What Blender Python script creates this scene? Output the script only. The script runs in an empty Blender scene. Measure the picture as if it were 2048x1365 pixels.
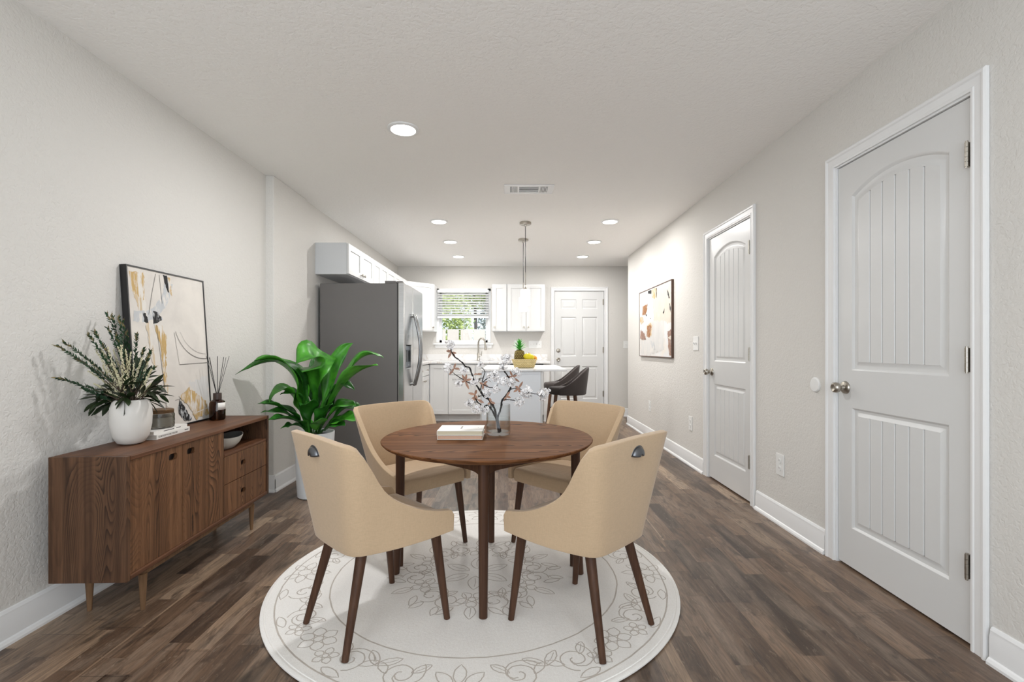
import bpy, bmesh, math, random
from mathutils import Vector, Matrix, noise as mnoise
from mathutils.geometry import tessellate_polygon
PI = math.pi
C = bpy.context.scene.collection
SC = bpy.context.scene

# ------------------------------------------------------------------ camera, world, large lights, exposure
F = 945.0                     # focal length in pixels of the 2048 px wide frame
CAM_Z = 1.108                 # eye height
cam_d = bpy.data.cameras.new('camera')
cam_d.sensor_width = 36.0
cam_d.lens = F / 2048 * 36.0
cam_d.shift_y = 14.5 / 2048
cam_d.clip_start = 0.05
cam = bpy.data.objects.new('camera', cam_d)
cam.location = (0, 0, CAM_Z)
cam.rotation_euler = (PI / 2, 0, 0)
C.objects.link(cam)
SC.camera = cam

SC.view_settings.view_transform = 'Standard'
SC.view_settings.look = 'None'
SC.view_settings.gamma = 1.0
SC.view_settings.exposure = 0.0
SC.view_settings.use_curve_mapping = False

world = bpy.data.worlds.new('world')
SC.world = world
world.use_nodes = True
wn = world.node_tree.nodes
wn['Background'].inputs[0].default_value = (0.80, 0.90, 1.0, 1)
wn['Background'].inputs[1].default_value = 1.6

def area_light(name, loc, rot, sx, sy, power, col=(1, 1, 1), shape='RECTANGLE', spread=180):
    d = bpy.data.lights.new(name, 'AREA')
    d.shape = shape
    d.size = sx
    d.size_y = sy
    d.energy = power
    d.color = col
    d.spread = math.radians(spread)
    o = bpy.data.objects.new(name, d)
    o.location = loc
    o.rotation_euler = rot
    C.objects.link(o)
    return o

# area light added in the unseen rear opening to stand for daylight
area_light('rear_daylight_fill', (-0.15, -1.22, 1.35), (PI / 2 + .22, 0, 0), 2.9, 1.9, 43, (0.89, 0.955, 1.0))
# sun on the garden behind the kitchen window
sun_d = bpy.data.lights.new('sun', 'SUN')
sun_d.energy = 3.2
sun_d.angle = 0.02
sun_o = bpy.data.objects.new('sun', sun_d)
sun_o.rotation_euler = (math.radians(38), 0, math.radians(25))
sun_o.location = (0, 9, 6)
C.objects.link(sun_o)
LAMP_POWER = 12.0              # each recessed lamp
LAMP_GLOW = 14.0

# ------------------------------------------------------------------ helpers
def pix(x, y, Y):
    """world point that the photograph shows at pixel (x, y), standing at depth Y"""
    return Vector(((x - 1024) * Y / F, Y, CAM_Z - (y - 697) * Y / F))

class MB:
    """collects geometry, then builds it as ONE mesh object"""
    def __init__(s):
        s.v, s.f, s.m = [], [], []
    def add(s, verts, faces, m=0, M=None):
        o = len(s.v)
        if M is not None:
            verts = [M @ Vector(p) for p in verts]
        s.v += [tuple(p) for p in verts]
        for fc in faces:
            s.f.append([i + o for i in fc]); s.m.append(m)
        return s
    def box(s, x0, x1, y0, y1, z0, z1, m=0, M=None):
        v = [(x0, y0, z0), (x1, y0, z0), (x1, y1, z0), (x0, y1, z0), (x0, y0, z1), (x1, y0, z1), (x1, y1, z1), (x0, y1, z1)]
        f = [(0, 3, 2, 1), (4, 5, 6, 7), (0, 1, 5, 4), (1, 2, 6, 5), (2, 3, 7, 6), (3, 0, 4, 7)]
        return s.add(v, f, m, M)
    def tube(s, pts, rad, n=10, m=0, caps=True, flat=1.0):
        pts = [Vector(p) for p in pts]
        if not hasattr(rad, '__len__'):
            rad = [rad] * len(pts)
        V, Fc = [], []
        ref = None
        for i, p in enumerate(pts):
            a = pts[max(i - 1, 0)]; b = pts[min(i + 1, len(pts) - 1)]
            t = (b - a).normalized()
            if ref is None:
                ref = Vector((0, 0, 1)) if abs(t.z) < .9 else Vector((1, 0, 0))
            u = (ref - t * ref.dot(t)).normalized(); w = t.cross(u); ref = u
            for k in range(n):
                an = 2 * PI * k / n
                V.append(p + (u * math.cos(an) + w * math.sin(an) * flat) * rad[i])
        for i in range(len(pts) - 1):
            for k in range(n):
                k2 = (k + 1) % n
                Fc.append((i * n + k, i * n + k2, (i + 1) * n + k2, (i + 1) * n + k))
        if caps:
            Fc.append(tuple(range(n))[::-1]); Fc.append(tuple((len(pts) - 1) * n + k for k in range(n)))
        return s.add(V, Fc, m)
    def foot(s, z=0.0):
        """flatten everything below z, so a slanted leg stands flat"""
        s.v = [(p[0], p[1], max(p[2], z)) for p in s.v]; return s
    def lathe(s, prof, n=32, c=(0, 0, 0), m=0, sx=1.0, sy=1.0, M=None):
        V, Fc = [], []
        for r, z in prof:
            for k in range(n):
                a = 2 * PI * k / n
                V.append((c[0] + r * math.cos(a) * sx, c[1] + r * math.sin(a) * sy, c[2] + z))
        for i in range(len(prof) - 1):
            for k in range(n):
                k2 = (k + 1) % n
                Fc.append((i * n + k, i * n + k2, (i + 1) * n + k2, (i + 1) * n + k))
        if prof[0][0] > 1e-6:
            Fc.append(tuple(range(n))[::-1])
        if prof[-1][0] > 1e-6:
            Fc.append(tuple((len(prof) - 1) * n + k for k in range(n)))
        return s.add(V, Fc, m, M)
    def grid(s, P, m=0, closev=False):
        nu, nv = len(P), len(P[0])
        V = [p for row in P for p in row]
        Fc = []
        for i in range(nu - 1):
            for j in range(nv if closev else nv - 1):
                j2 = (j + 1) % nv
                Fc.append((i * nv + j, (i + 1) * nv + j, (i + 1) * nv + j2, i * nv + j2))
        return s.add(V, Fc, m)
    def prism(s, pts, z0, z1, m=0, M=None):
        n = len(pts)
        v = [(x, y, z0) for x, y in pts] + [(x, y, z1) for x, y in pts]
        f = [tuple(range(n))[::-1], tuple(range(n, 2 * n))] + [(i, (i + 1) % n, n + (i + 1) % n, n + i) for i in range(n)]
        return s.add(v, f, m, M)
    def ball(s, c, r, nu=12, nv=16, m=0, sc=(1, 1, 1), M=None):
        prof = [(max(r * math.sin(PI * i / nu), 0), -r * math.cos(PI * i / nu)) for i in range(nu + 1)]
        V, Fc = [], []
        for rr, z in prof:
            for k in range(nv):
                a = 2 * PI * k / nv
                V.append((c[0] + rr * math.cos(a) * sc[0], c[1] + rr * math.sin(a) * sc[1], c[2] + z * sc[2]))
        for i in range(nu):
            for k in range(nv):
                k2 = (k + 1) % nv
                Fc.append((i * nv + k, i * nv + k2, (i + 1) * nv + k2, (i + 1) * nv + k))
        return s.add(V, Fc, m, M)
    def build(s, name, mats, parent=None, smooth=35, bevel=0, seg=2, sub=0, solid=0, weld=False, label=None, loc=None, soff=-1):
        me = bpy.data.meshes.new(name)
        me.from_pydata(s.v, [], s.f)
        if not isinstance(mats, (list, tuple)):
            mats = [mats]
        for mm in mats:
            me.materials.append(mm)
        for p, mi in zip(me.polygons, s.m):
            p.material_index = mi
        bm = bmesh.new(); bm.from_mesh(me)
        if weld:
            bmesh.ops.remove_doubles(bm, verts=bm.verts, dist=1e-5)
        bmesh.ops.recalc_face_normals(bm, faces=bm.faces)
        bm.to_mesh(me); bm.free()
        if smooth:
            me.polygons.foreach_set('use_smooth', [True] * len(me.polygons))
            me.set_sharp_from_angle(angle=math.radians(smooth))
        me.update()
        o = bpy.data.objects.new(name, me)
        C.objects.link(o)
        if parent is not None:
            o.parent = parent
        if loc is not None:
            o.location = loc
        if solid:
            md = o.modifiers.new('thick', 'SOLIDIFY'); md.thickness = solid; md.offset = soff
        if bevel:
            md = o.modifiers.new('bevel', 'BEVEL'); md.width = bevel; md.segments = seg; md.limit_method = 'ANGLE'; md.angle_limit = math.radians(40)
        if sub:
            md = o.modifiers.new('sub', 'SUBSURF'); md.levels = sub; md.render_levels = sub
        if label:
            o['label'] = label
        return o

def tag(o, label, cat, group=None, kind=None):
    o['label'] = label; o['category'] = cat
    if group: o['group'] = group
    if kind: o['kind'] = kind
    return o
def thing(name, label, cat, loc=(0, 0, 0), rz=0, group=None):
    o = bpy.data.objects.new(name, None)
    o.empty_display_size = .1
    C.objects.link(o); o.location = loc; o.rotation_euler = (0, 0, rz)
    return tag(o, label, cat, group)
def structure(o):
    o['kind'] = 'structure'; return o
def struct_root(name, loc=(0, 0, 0)):
    o = bpy.data.objects.new(name, None); C.objects.link(o); o.location = loc
    return structure(o)
KIDS = {}
def copy_tree(o, parent=None):
    c = o.copy(); C.objects.link(c)
    if parent is not None:
        c.parent = parent
    for ch in [k for k in bpy.data.objects if k.parent == o]:
        copy_tree(ch, c)
    return c
def bez(p0, p1, p2, n):
    return [p0 * (1 - t) ** 2 + p1 * 2 * t * (1 - t) + p2 * t * t for t in [i / n for i in range(n + 1)]]
def smooth_path(pts, n=4):
    """Catmull-Rom through pts"""
    pts = [Vector(p) for p in pts]; out = []
    for i in range(len(pts) - 1):
        a = pts[max(i - 1, 0)]; b = pts[i]; c = pts[i + 1]; d = pts[min(i + 2, len(pts) - 1)]
        for k in range(n):
            t = k / n
            out.append(.5 * ((2 * b) + (c - a) * t + (2 * a - 5 * b + 4 * c - d) * t * t + (3 * b - a - 3 * c + d) * t ** 3))
    out.append(pts[-1]); return out

# ------------------------------------------------------------------ materials
def srgb(r, g, b):
    f = lambda c: (c / 255 / 12.92) if c <= 10 else ((c / 255 + .055) / 1.055) ** 2.4
    return (f(r), f(g), f(b), 1)
class NT:
    def __init__(s, name):
        s.mat = bpy.data.materials.new(name); s.mat.use_nodes = True
        s.t = s.mat.node_tree; s.n = s.t.nodes; s.b = s.n['Principled BSDF']
    def node(s, typ, **kw):
        x = s.n.new(typ)
        for k, v in kw.items(): setattr(x, k, v)
        return x
    def link(s, a, b): s.t.links.new(a, b)
    def math(s, op, a, b=None, c=None):
        x = s.node('ShaderNodeMath', operation=op)
        for i, q in enumerate((a, b, c)):
            if q is None: continue
            if hasattr(q, 'links'): s.link(q, x.inputs[i])
            else: x.inputs[i].default_value = q
        return x.outputs[0]
    def coord(s, kind='Object', scale=(1, 1, 1), rot=(0, 0, 0)):
        tc = s.node('ShaderNodeTexCoord'); mp = s.node('ShaderNodeMapping')
        s.link(tc.outputs[kind], mp.inputs[0]); mp.inputs['Scale'].default_value = scale; mp.inputs['Rotation'].default_value = rot
        return mp.outputs[0]
    def noise(s, vec, scale, detail=2, rough=.5, dist=0):
        x = s.node('ShaderNodeTexNoise'); s.link(vec, x.inputs['Vector'])
        x.inputs['Scale'].default_value = scale; x.inputs['Detail'].default_value = detail
        x.inputs['Roughness'].default_value = rough; x.inputs['Distortion'].default_value = dist
        return x.outputs[0]
    def ramp(s, fac, stops):
        x = s.node('ShaderNodeValToRGB'); s.link(fac, x.inputs[0])
        el = x.color_ramp.elements
        while len(el) < len(stops): el.new(.5)
        for e, (p, c) in zip(el, stops): e.position = p; e.color = c
        return x.outputs[0]
    def mix(s, fac, a, b, blend='MIX'):
        x = s.node('ShaderNodeMix', data_type='RGBA', blend_type=blend)
        for i, q in ((0, fac), (6, a), (7, b)):
            if hasattr(q, 'links'): s.link(q, x.inputs[i])
            else: x.inputs[i].default_value = q
        return x.outputs[2]
    def bump(s, h, strength=.3, dist=.002):
        x = s.node('ShaderNodeBump'); s.link(h, x.inputs['Height'])
        x.inputs['Strength'].default_value = strength; x.inputs['Distance'].default_value = dist
        s.link(x.outputs[0], s.b.inputs['Normal'])
    def col(s, c):
        if hasattr(c, 'links'): s.link(c, s.b.inputs['Base Color'])
        else: s.b.inputs['Base Color'].default_value = c
    def set(s, **kw):
        for k, v in kw.items(): s.b.inputs[k.replace('_', ' ')].default_value = v
        return s
def plain(name, rgb, rough=.5, metal=0, var=.04, scale=12, bump=0, bscale=300, spec=.5):
    """plain colour with slight procedural variation"""
    t = NT(name); v = t.coord()
    c = srgb(*rgb)
    d = tuple(x * (1 - var * 2) for x in c[:3]) + (1,)
    t.col(t.mix(t.noise(v, scale, 3), c, d))
    t.set(Roughness=rough, Metallic=metal)
    t.b.inputs['Specular IOR Level'].default_value = spec
    if bump:
        t.bump(t.noise(v, bscale, 3), bump, .002)
    return t.mat
def emit(name, rgb, strength):
    t = NT(name); t.col(srgb(*rgb))
    t.b.inputs['Emission Color'].default_value = srgb(*rgb); t.b.inputs['Emission Strength'].default_value = strength
    return t.mat
def textured_paint(name, rgb, scale, strength, rough=.75):
    t = NT(name); v = t.coord()
    n1 = t.noise(v, scale, 2, .5, .6); n2 = t.noise(v, scale * .45, 1, .5, 0)
    h = t.math('ADD', t.math('SMOOTH_MIN', n1, .58, .1), t.math('MULTIPLY', n2, .4))
    t.col(srgb(*rgb)); t.set(Roughness=rough); t.b.inputs['Specular IOR Level'].default_value = .35
    t.bump(h, strength, .004)
    return t.mat
def wood(name, dark, mid, light, grain=(1, 1, .2), rings=34, freq=6.5, rough=.45, seed=0.0, fiber=1.0, contrast=1.0, spec=.25):
    """contour lines of a stretched noise give cathedral grain; grain = scale per axis (small along the grain)"""
    t = NT(name)
    v = t.coord(scale=grain)
    off = t.node('ShaderNodeVectorMath', operation='ADD'); t.link(v, off.inputs[0]); off.inputs[1].default_value = (seed, seed * 1.7, seed * .6)
    v = off.outputs[0]
    def stretch(k):
        fv = t.node('ShaderNodeVectorMath', operation='MULTIPLY'); t.link(v, fv.inputs[0])
        fv.inputs[1].default_value = tuple(1.0 if g > .5 else k for g in grain); return fv.outputs[0]
    n = t.noise(v, freq, .8, .3, .35)
    fine = t.noise(stretch(2.2), 60, 2, .6)
    n = t.math('ADD', n, t.math('MULTIPLY', fine, .012))
    saw = t.math('FRACT', t.math('MULTIPLY', n, rings))
    line = t.math('MULTIPLY', t.math('POWER', saw, 2.4), t.math('SUBTRACT', 1.0, t.math('POWER', saw, 22)))
    cols = t.ramp(t.noise(stretch(.12), freq * 1.7, 1, .4), [(.42, (.22, .22, .22, 1)), (.60, (1, 1, 1, 1))])
    fib = t.noise(stretch(.3), 150, 3, .6)
    streak = t.noise(stretch(.08), 34, 3, .6)
    base = t.ramp(streak, [(.28, srgb(*tuple(.5 * a + .5 * b for a, b in zip(dark, mid)))), (.48, srgb(*mid)), (.72, srgb(*light))])
    c = t.mix(t.math('MULTIPLY', t.math('MULTIPLY', line, cols), .85 * contrast), base, srgb(*dark))
    fr = t.ramp(fib, [(.35, (.58, .58, .58, 1)), (.62, (1.12, 1.12, 1.12, 1))])
    c = t.mix(.45 * fiber, c, fr, 'MULTIPLY')
    t.col(c); t.set(Roughness=rough); t.b.inputs['Specular IOR Level'].default_value = spec
    t.bump(fib, .1, .001)
    return t.mat

M = {}
M['wall'] = textured_paint('wall_paint', (221, 218, 213), 75, .8)
M['ceiling'] = textured_paint('ceiling_paint', (250, 248, 245), 55, 1.0)
M['trim'] = plain('white_trim', (240, 240, 240), .35, var=.01)
M['door'] = plain('white_door', (222, 222, 221), .3, var=.01)
M['cab'] = plain('white_cabinet', (221, 221, 220), .4, var=.01)
M['cab_side'] = plain('cabinet_side_laminate', (214, 216, 218), .45, var=.01)
M['island_side'] = plain('pale_grey_panel', (236, 240, 245), .5, var=.01)
M['nickel'] = plain('brushed_nickel', (190, 184, 174), .28, 1, var=.1, scale=40)
M['chrome'] = plain('polished_steel', (150, 150, 150), .2, 1, var=.05)
M['fridge_side'] = plain('grey_textured_steel', (112, 109, 107), .5, .0, var=.03, bump=.1, bscale=700)
M['black'] = plain('black_plastic', (22, 22, 24), .35)
M['darkgrey'] = plain('dark_grey_plastic', (70, 71, 73), .4)
M['plate'] = plain('white_plate_plastic', (238, 238, 236), .35, var=.0)
M['slat'] = plain('blind_slat', (208, 208, 206), .5, var=.0)  # grey of backlit slats put into the colour
M['slot'] = plain('outlet_slot', (90, 88, 86), .5)
def steel():
    t = NT('brushed_stainless'); v = t.coord(scale=(1, 1, 60))
    n = t.noise(v, 6, 3)
    t.col(t.ramp(n, [(.3, srgb(196, 196, 196)), (.7, srgb(214, 214, 214))]))
    t.set(Metallic=1.0, Roughness=.2)
    return t.mat
M['steel'] = steel()
def floor_mat():
    t = NT('plank_floor')
    tc = t.node('ShaderNodeTexCoord'); sp = t.node('ShaderNodeSeparateXYZ'); t.link(tc.outputs['Object'], sp.inputs[0])
    X, Y = sp.outputs[0], sp.outputs[1]
    def strips(w, L, k):
        r = t.math('FLOOR', t.math('DIVIDE', t.math('ADD', X, 20 + k), w))
        wn_ = t.node('ShaderNodeTexWhiteNoise', noise_dimensions='1D'); t.link(t.math('ADD', r, k), wn_.inputs['W'])
        c = t.math('FLOOR', t.math('ADD', t.math('DIVIDE', Y, L), t.math('MULTIPLY', wn_.outputs[0], 7.0)))
        cb = t.node('ShaderNodeCombineXYZ'); t.link(r, cb.inputs[0]); t.link(c, cb.inputs[1]); cb.inputs[2].default_value = k
        w2 = t.node('ShaderNodeTexWhiteNoise', noise_dimensions='3D'); t.link(cb.outputs[0], w2.inputs['Vector'])
        fy = t.math('FRACT', t.math('ADD', t.math('DIVIDE', Y, L), t.math('MULTIPLY', wn_.outputs[0], 7.0)))
        fx = t.math('FRACT', t.math('DIVIDE', t.math('ADD', X, 20 + k), w))
        return w2.outputs[0], w2.outputs[1], fx, fy
    a, acol, fx, fy = strips(.18, 1.22, 0.0)          # planks
    b, bcol, gx, gy = strips(.09, .46, .37)          # printed strips inside the planks
    tone = t.math('ADD', t.math('MULTIPLY', a, .42), t.math('MULTIPLY', b, .58))
    # grain coordinates, shifted per strip
    add = t.node('ShaderNodeVectorMath', operation='ADD'); t.link(tc.outputs['Object'], add.inputs[0])
    sc = t.node('ShaderNodeVectorMath', operation='SCALE'); t.link(bcol, sc.inputs[0]); sc.inputs['Scale'].default_value = 9.0
    t.link(sc.outputs[0], add.inputs[1])
    mp = t.node('ShaderNodeMapping'); t.link(add.outputs[0], mp.inputs[0]); mp.inputs['Scale'].default_value = (1, .09, 1)
    v = mp.outputs[0]
    mp2 = t.node('ShaderNodeMapping'); t.link(add.outputs[0], mp2.inputs[0]); mp2.inputs['Scale'].default_value = (1, .30, 1)
    v2 = mp2.outputs[0]
    n = t.noise(v, 11, 3, .55, .6)
    fib = t.noise(v, 120, 4, .65, .4)
    rng = t.math('POWER', t.math('FRACT', t.math('MULTIPLY', t.noise(v, 6, 1, .4, .5), 22)), 2.2)
    worn = t.noise(v2, 16, 4, .62, .8)
    scratch = t.noise(v2, 60, 3, .6, 1.2)
    knot = t.noise(v2, 5, 2, .5, .4)
    base = t.ramp(tone, [(.14, srgb(58, 43, 33)), (.32, srgb(86, 66, 51)), (.5, srgb(111, 88, 70)), (.68, srgb(128, 104, 84)), (.84, srgb(152, 128, 105)), (.97, srgb(180, 156, 132))])
    c = t.mix(t.math('MULTIPLY', rng, .42), base, srgb(58, 44, 35))
    c = t.mix(t.ramp(n, [(.44, (0, 0, 0, 1)), (.68, (.6, .6, .6, 1))]), c, srgb(142, 124, 108))
    c = t.mix(t.ramp(worn, [(.52, (0, 0, 0, 1)), (.68, (.75, .75, .75, 1))]), c, srgb(56, 43, 35))
    c = t.mix(t.ramp(knot, [(.66, (0, 0, 0, 1)), (.74, (.7, .7, .7, 1))]), c, srgb(46, 34, 28))
    light = t.math('MULTIPLY', t.math('LESS_THAN', tone, .45), .8)
    sc_f = t.ramp(scratch, [(.60, (0, 0, 0, 1)), (.68, (.7, .7, .7, 1))])
    sm = t.node('ShaderNodeMix', data_type='RGBA', blend_type='MULTIPLY'); sm.inputs[0].default_value = 1
    t.link(sc_f, sm.inputs[6]); t.link(light, sm.inputs[7])
    c = t.mix(t.math('MULTIPLY', sm.outputs[2], .5), c, srgb(158, 142, 124))
    c = t.mix(.65, c, t.ramp(fib, [(.3, (.48, .47, .46, 1)), (.66, (1.25, 1.25, 1.25, 1))]), 'MULTIPLY')
    # seams
    ex = t.math('LESS_THAN', t.math('MINIMUM', fx, t.math('SUBTRACT', 1.0, fx)), .006)
    ey = t.math('LESS_THAN', t.math('MINIMUM', fy, t.math('SUBTRACT', 1.0, fy)), .0012)
    seam = t.math('MAXIMUM', ex, ey)
    c = t.mix(t.math('MULTIPLY', seam, .5), c, srgb(40, 30, 25))
    t.col(c)
    t.set(Roughness=.36); t.b.inputs['Specular IOR Level'].default_value = .5
    t.bump(t.math('SUBTRACT', fib, t.math('MULTIPLY', seam, .6)), .12, .0012)
    return t.mat
M['floor'] = floor_mat()
M['walnut_v'] = wood('walnut_upright_grain', (46, 28, 17), (112, 77, 51), (136, 97, 67), (1, 1, .2), 34, 8.0, seed=3.1, contrast=1.5)
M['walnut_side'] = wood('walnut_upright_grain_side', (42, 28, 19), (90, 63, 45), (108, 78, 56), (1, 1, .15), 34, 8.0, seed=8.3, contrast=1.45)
M['walnut_y'] = wood('walnut_lengthwise_grain', (62, 38, 25), (102, 67, 46), (120, 82, 57), (1, .1, 1), 20, 6, seed=1.4, contrast=.5)
M['walnut_x'] = wood('walnut_table_grain', (50, 30, 18), (116, 77, 49), (142, 98, 66), (.14, 1, 1), 26, 6.5, .58, seed=5.7, contrast=1.5, spec=.05)
M['walnut_leg'] = wood('walnut_leg_grain', (50, 32, 23), (78, 53, 39), (90, 63, 47), (1, 1, .06), 10, 8, .45, seed=2.2, contrast=.4)
M['oak_leg'] = wood('light_walnut_leg', (92, 66, 46), (124, 95, 69), (138, 107, 79), (1, 1, .06), 10, 8, .5, seed=6.1, contrast=.4)
M['stool_leg'] = wood('stool_leg_wood', (60, 40, 30), (98, 70, 54), (112, 82, 64), (1, 1, .06), 10, 8, .4, seed=4.4, contrast=.4)
def fabric(name, rgb, weave=900, sheen=.25, rough=.85):
    t = NT(name); tc = t.node('ShaderNodeTexCoord')
    w1 = t.node('ShaderNodeTexNoise'); t.link(tc.outputs['Object'], w1.inputs['Vector']); w1.inputs['Scale'].default_value = weave; w1.inputs['Detail'].default_value = 2
    v2 = t.coord(scale=(1, 1, .12)); n2 = t.noise(v2, weave * .35, 2)
    v3 = t.coord(scale=(.15, .15, 1)); n3 = t.noise(v3, weave * .35, 2)
    h = t.math('ADD', t.math('ADD', n2, n3), w1.outputs[0])
    c = srgb(*rgb); d = tuple(x * .80 for x in c[:3]) + (1,)
    t.col(t.mix(t.math('MULTIPLY', h, .5), tuple(min(x * 1.08, 1) for x in c[:3]) + (1,), d))
    t.set(Roughness=rough); t.b.inputs['Specular IOR Level'].default_value = .2
    t.b.inputs['Sheen Weight'].default_value = sheen; t.b.inputs['Sheen Roughness'].default_value = .5
    t.bump(h, .12, .001)
    return t.mat
M['beige'] = fabric('beige_linen', (210, 182, 149))
M['charcoal'] = fabric('charcoal_upholstery', (74, 67, 65), 700, .15, .75)
def rug_mat():
    t = NT('cream_rug_pile'); v = t.coord()
    n = t.noise(v, 420, 3, .7); n2 = t.noise(v, 90, 2)
    t.col(t.ramp(n, [(.3, srgb(234, 230, 225)), (.65, srgb(250, 248, 245))]))
    t.set(Roughness=.95); t.b.inputs['Specular IOR Level'].default_value = .1
    t.bump(t.math('ADD', n, n2), .5, .004); return t.mat
M['rug'] = rug_mat()
M['rug_line'] = plain('rug_carved_line', (212, 203, 194), .95, var=.2, scale=45, bump=.3, bscale=400, spec=.1)
def marble():
    t = NT('white_quartz'); v = t.coord()
    n = t.noise(v, 2.2, 5, .6, 1.2)
    l = t.math('ABSOLUTE', t.math('SUBTRACT', n, .5))
    t.col(t.ramp(l, [(0, srgb(208, 200, 194)), (.006, srgb(228, 225, 222)), (.03, srgb(234, 233, 232))]))
    t.set(Roughness=.18); return t.mat
M['quartz'] = marble()
def glass(name, rgb, rough=0.0, ior=1.45, trans=1.0):
    t = NT(name); t.col(srgb(*rgb)); t.set(Roughness=rough, IOR=ior); t.b.inputs['Transmission Weight'].default_value = trans
    return t.mat
def thin_glass(name, tint, rough=.02, spec=1.0, edge=.35):
    """sheet glass: light passes straight through, more mirror-like and greyer towards grazing angles"""
    t = NT(name)
    tr = t.node('ShaderNodeBsdfTransparent'); gl = t.node('ShaderNodeBsdfGlossy'); gl.inputs['Roughness'].default_value = rough
    lw = t.node('ShaderNodeLayerWeight'); lw.inputs[0].default_value = .5
    f = t.math('POWER', lw.outputs['Facing'], 3.0)
    t.link(t.mix(f, srgb(*tint), tuple(x * (1 - edge) for x in srgb(*tint)[:3]) + (1,)), tr.inputs[0])
    mx = t.node('ShaderNodeMixShader'); t.link(t.math('ADD', .035 * spec, t.math('MULTIPLY', f, .45 * spec)), mx.inputs[0])
    t.link(tr.outputs[0], mx.inputs[1]); t.link(gl.outputs[0], mx.inputs[2])
    t.link(mx.outputs[0], t.n['Material Output'].inputs[0])
    return t.mat
M['glass'] = thin_glass('clear_glass', (252, 253, 253), edge=.3)
M['amber'] = glass('amber_glass', (120, 66, 28))
M['cutglass'] = glass('textured_grey_glass', (222, 220, 214), .22)
M['pane'] = thin_glass('window_pane_glass', (252, 254, 255), .0, .5, .0)
def leaf_mat(name, a, b, rough=.35, trans=.0):
    t = NT(name); v = t.coord(); n = t.noise(v, 14, 3)
    t.col(t.ramp(n, [(.3, srgb(*a)), (.7, srgb(*b))])); t.set(Roughness=rough)
    return t.mat
M['leaf'] = leaf_mat('glossy_green_leaf', (38, 104, 24), (78, 160, 42), .38)
M['leaf_dk'] = leaf_mat('deep_green_leaf', (22, 74, 20), (48, 120, 32), .4)
M['sprig'] = leaf_mat('sprig_green', (34, 58, 40), (52, 84, 56), .5)
M['bigleaf'] = leaf_mat('dark_olive_leaf', (26, 38, 20), (48, 66, 34), .4)
M['cream'] = leaf_mat('cream_heather', (198, 190, 150), (222, 216, 186), .7)
M['bud'] = leaf_mat('olive_bud', (110, 104, 62), (140, 124, 84), .6)
M['stem'] = plain('woody_stem', (74, 58, 44), .7)
M['bark'] = plain('black_branch_bark', (26, 20, 20), .8, var=.2, scale=60, bump=.5, bscale=200)
M['petal'] = plain('white_petal', (252, 250, 250), .6, var=.0)
M['anther'] = plain('dark_anther', (70, 40, 46), .7)
M['copper_leaf'] = leaf_mat('copper_brown_leaf', (142, 106, 88), (178, 138, 116), .5)
# ------------------------------------------------------------------ the room
H = 2.44
XL, XP, XK, XR, XH = -1.897, -1.836, -1.858, 1.69, 3.0
YB, YR, YC = 7.67, -1.3, 6.885      # back wall, rear wall, end of the right wall
# floor and ceiling
structure(MB().box(-2.1, XH + .1, YR - .1, YB + .12, -.1, 0).build('floor', M['floor'], smooth=0))
structure(MB().box(-2.1, XH + .1, YR - .1, YB + .12, H, H + .1).build('ceiling', M['ceiling'], smooth=0))
# left side: plain wall, projecting pier, kitchen stretch
structure(MB().box(-2.1, XL, YR - .1, 3.64, 0, H).build('wall_left', M['wall'], smooth=0))
structure(MB().box(-2.1, XP, 3.64, 4.235, 0, H).build('wall_pier', M['wall'], smooth=0, bevel=.006))
structure(MB().box(-2.1, XK, 4.235, YB + .12, 0, H).build('wall_kitchen', M['wall'], smooth=0))
# back wall with window and door openings
WX0, WX1, WZ0, WZ1 = -1.20, -.375, 1.20, 2.045
DX0, DX1, DZ = .69, 1.495, 2.045
b = MB()
b.box(XK, WX0, YB, YB + .12, 0, H); b.box(WX1, DX0, YB, YB + .12, 0, H); b.box(DX1, XH, YB, YB + .12, 0, H)
b.box(WX0, WX1, YB, YB + .12, 0, WZ0); b.box(WX0, WX1, YB, YB + .12, WZ1, H); b.box(DX0, DX1, YB, YB + .12, DZ, H)
structure(b.build('wall_back', M['wall'], smooth=0))
# right wall with two door openings, ending at the hall
N0, N1, FD0, FD1 = 1.735, 2.465, 3.335, 4.075
b = MB()
for y0, y1, z0 in ((YR - .1, N0, 0), (N0, N1, 2.05), (N1, FD0, 0), (FD0, FD1, 2.05), (FD1, YC, 0)):
    b.box(XR, XR + .12, y0, y1, z0, H)
structure(b.build('wall_right', M['wall'], smooth=0))
structure(MB().box(XR + .12, XH, YC - .12, YC, 0, H).build('wall_hall_return', M['wall'], smooth=0))
structure(MB().box(XH, XH + .1, YC - .12, YB + .12, 0, H).build('wall_hall', M['wall'], smooth=0))
# rear wall behind the camera, with a wide opening added to let light in
b = MB()
b.box(XL, -1.65, YR - .1, YR, 0, H); b.box(1.35, XR, YR - .1, YR, 0, H)
b.box(-1.65, 1.35, YR - .1, YR, 0, .38); b.box(-1.65, 1.35, YR - .1, YR, 2.32, H)
structure(b.build('wall_rear', M['wall'], smooth=0))

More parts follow.
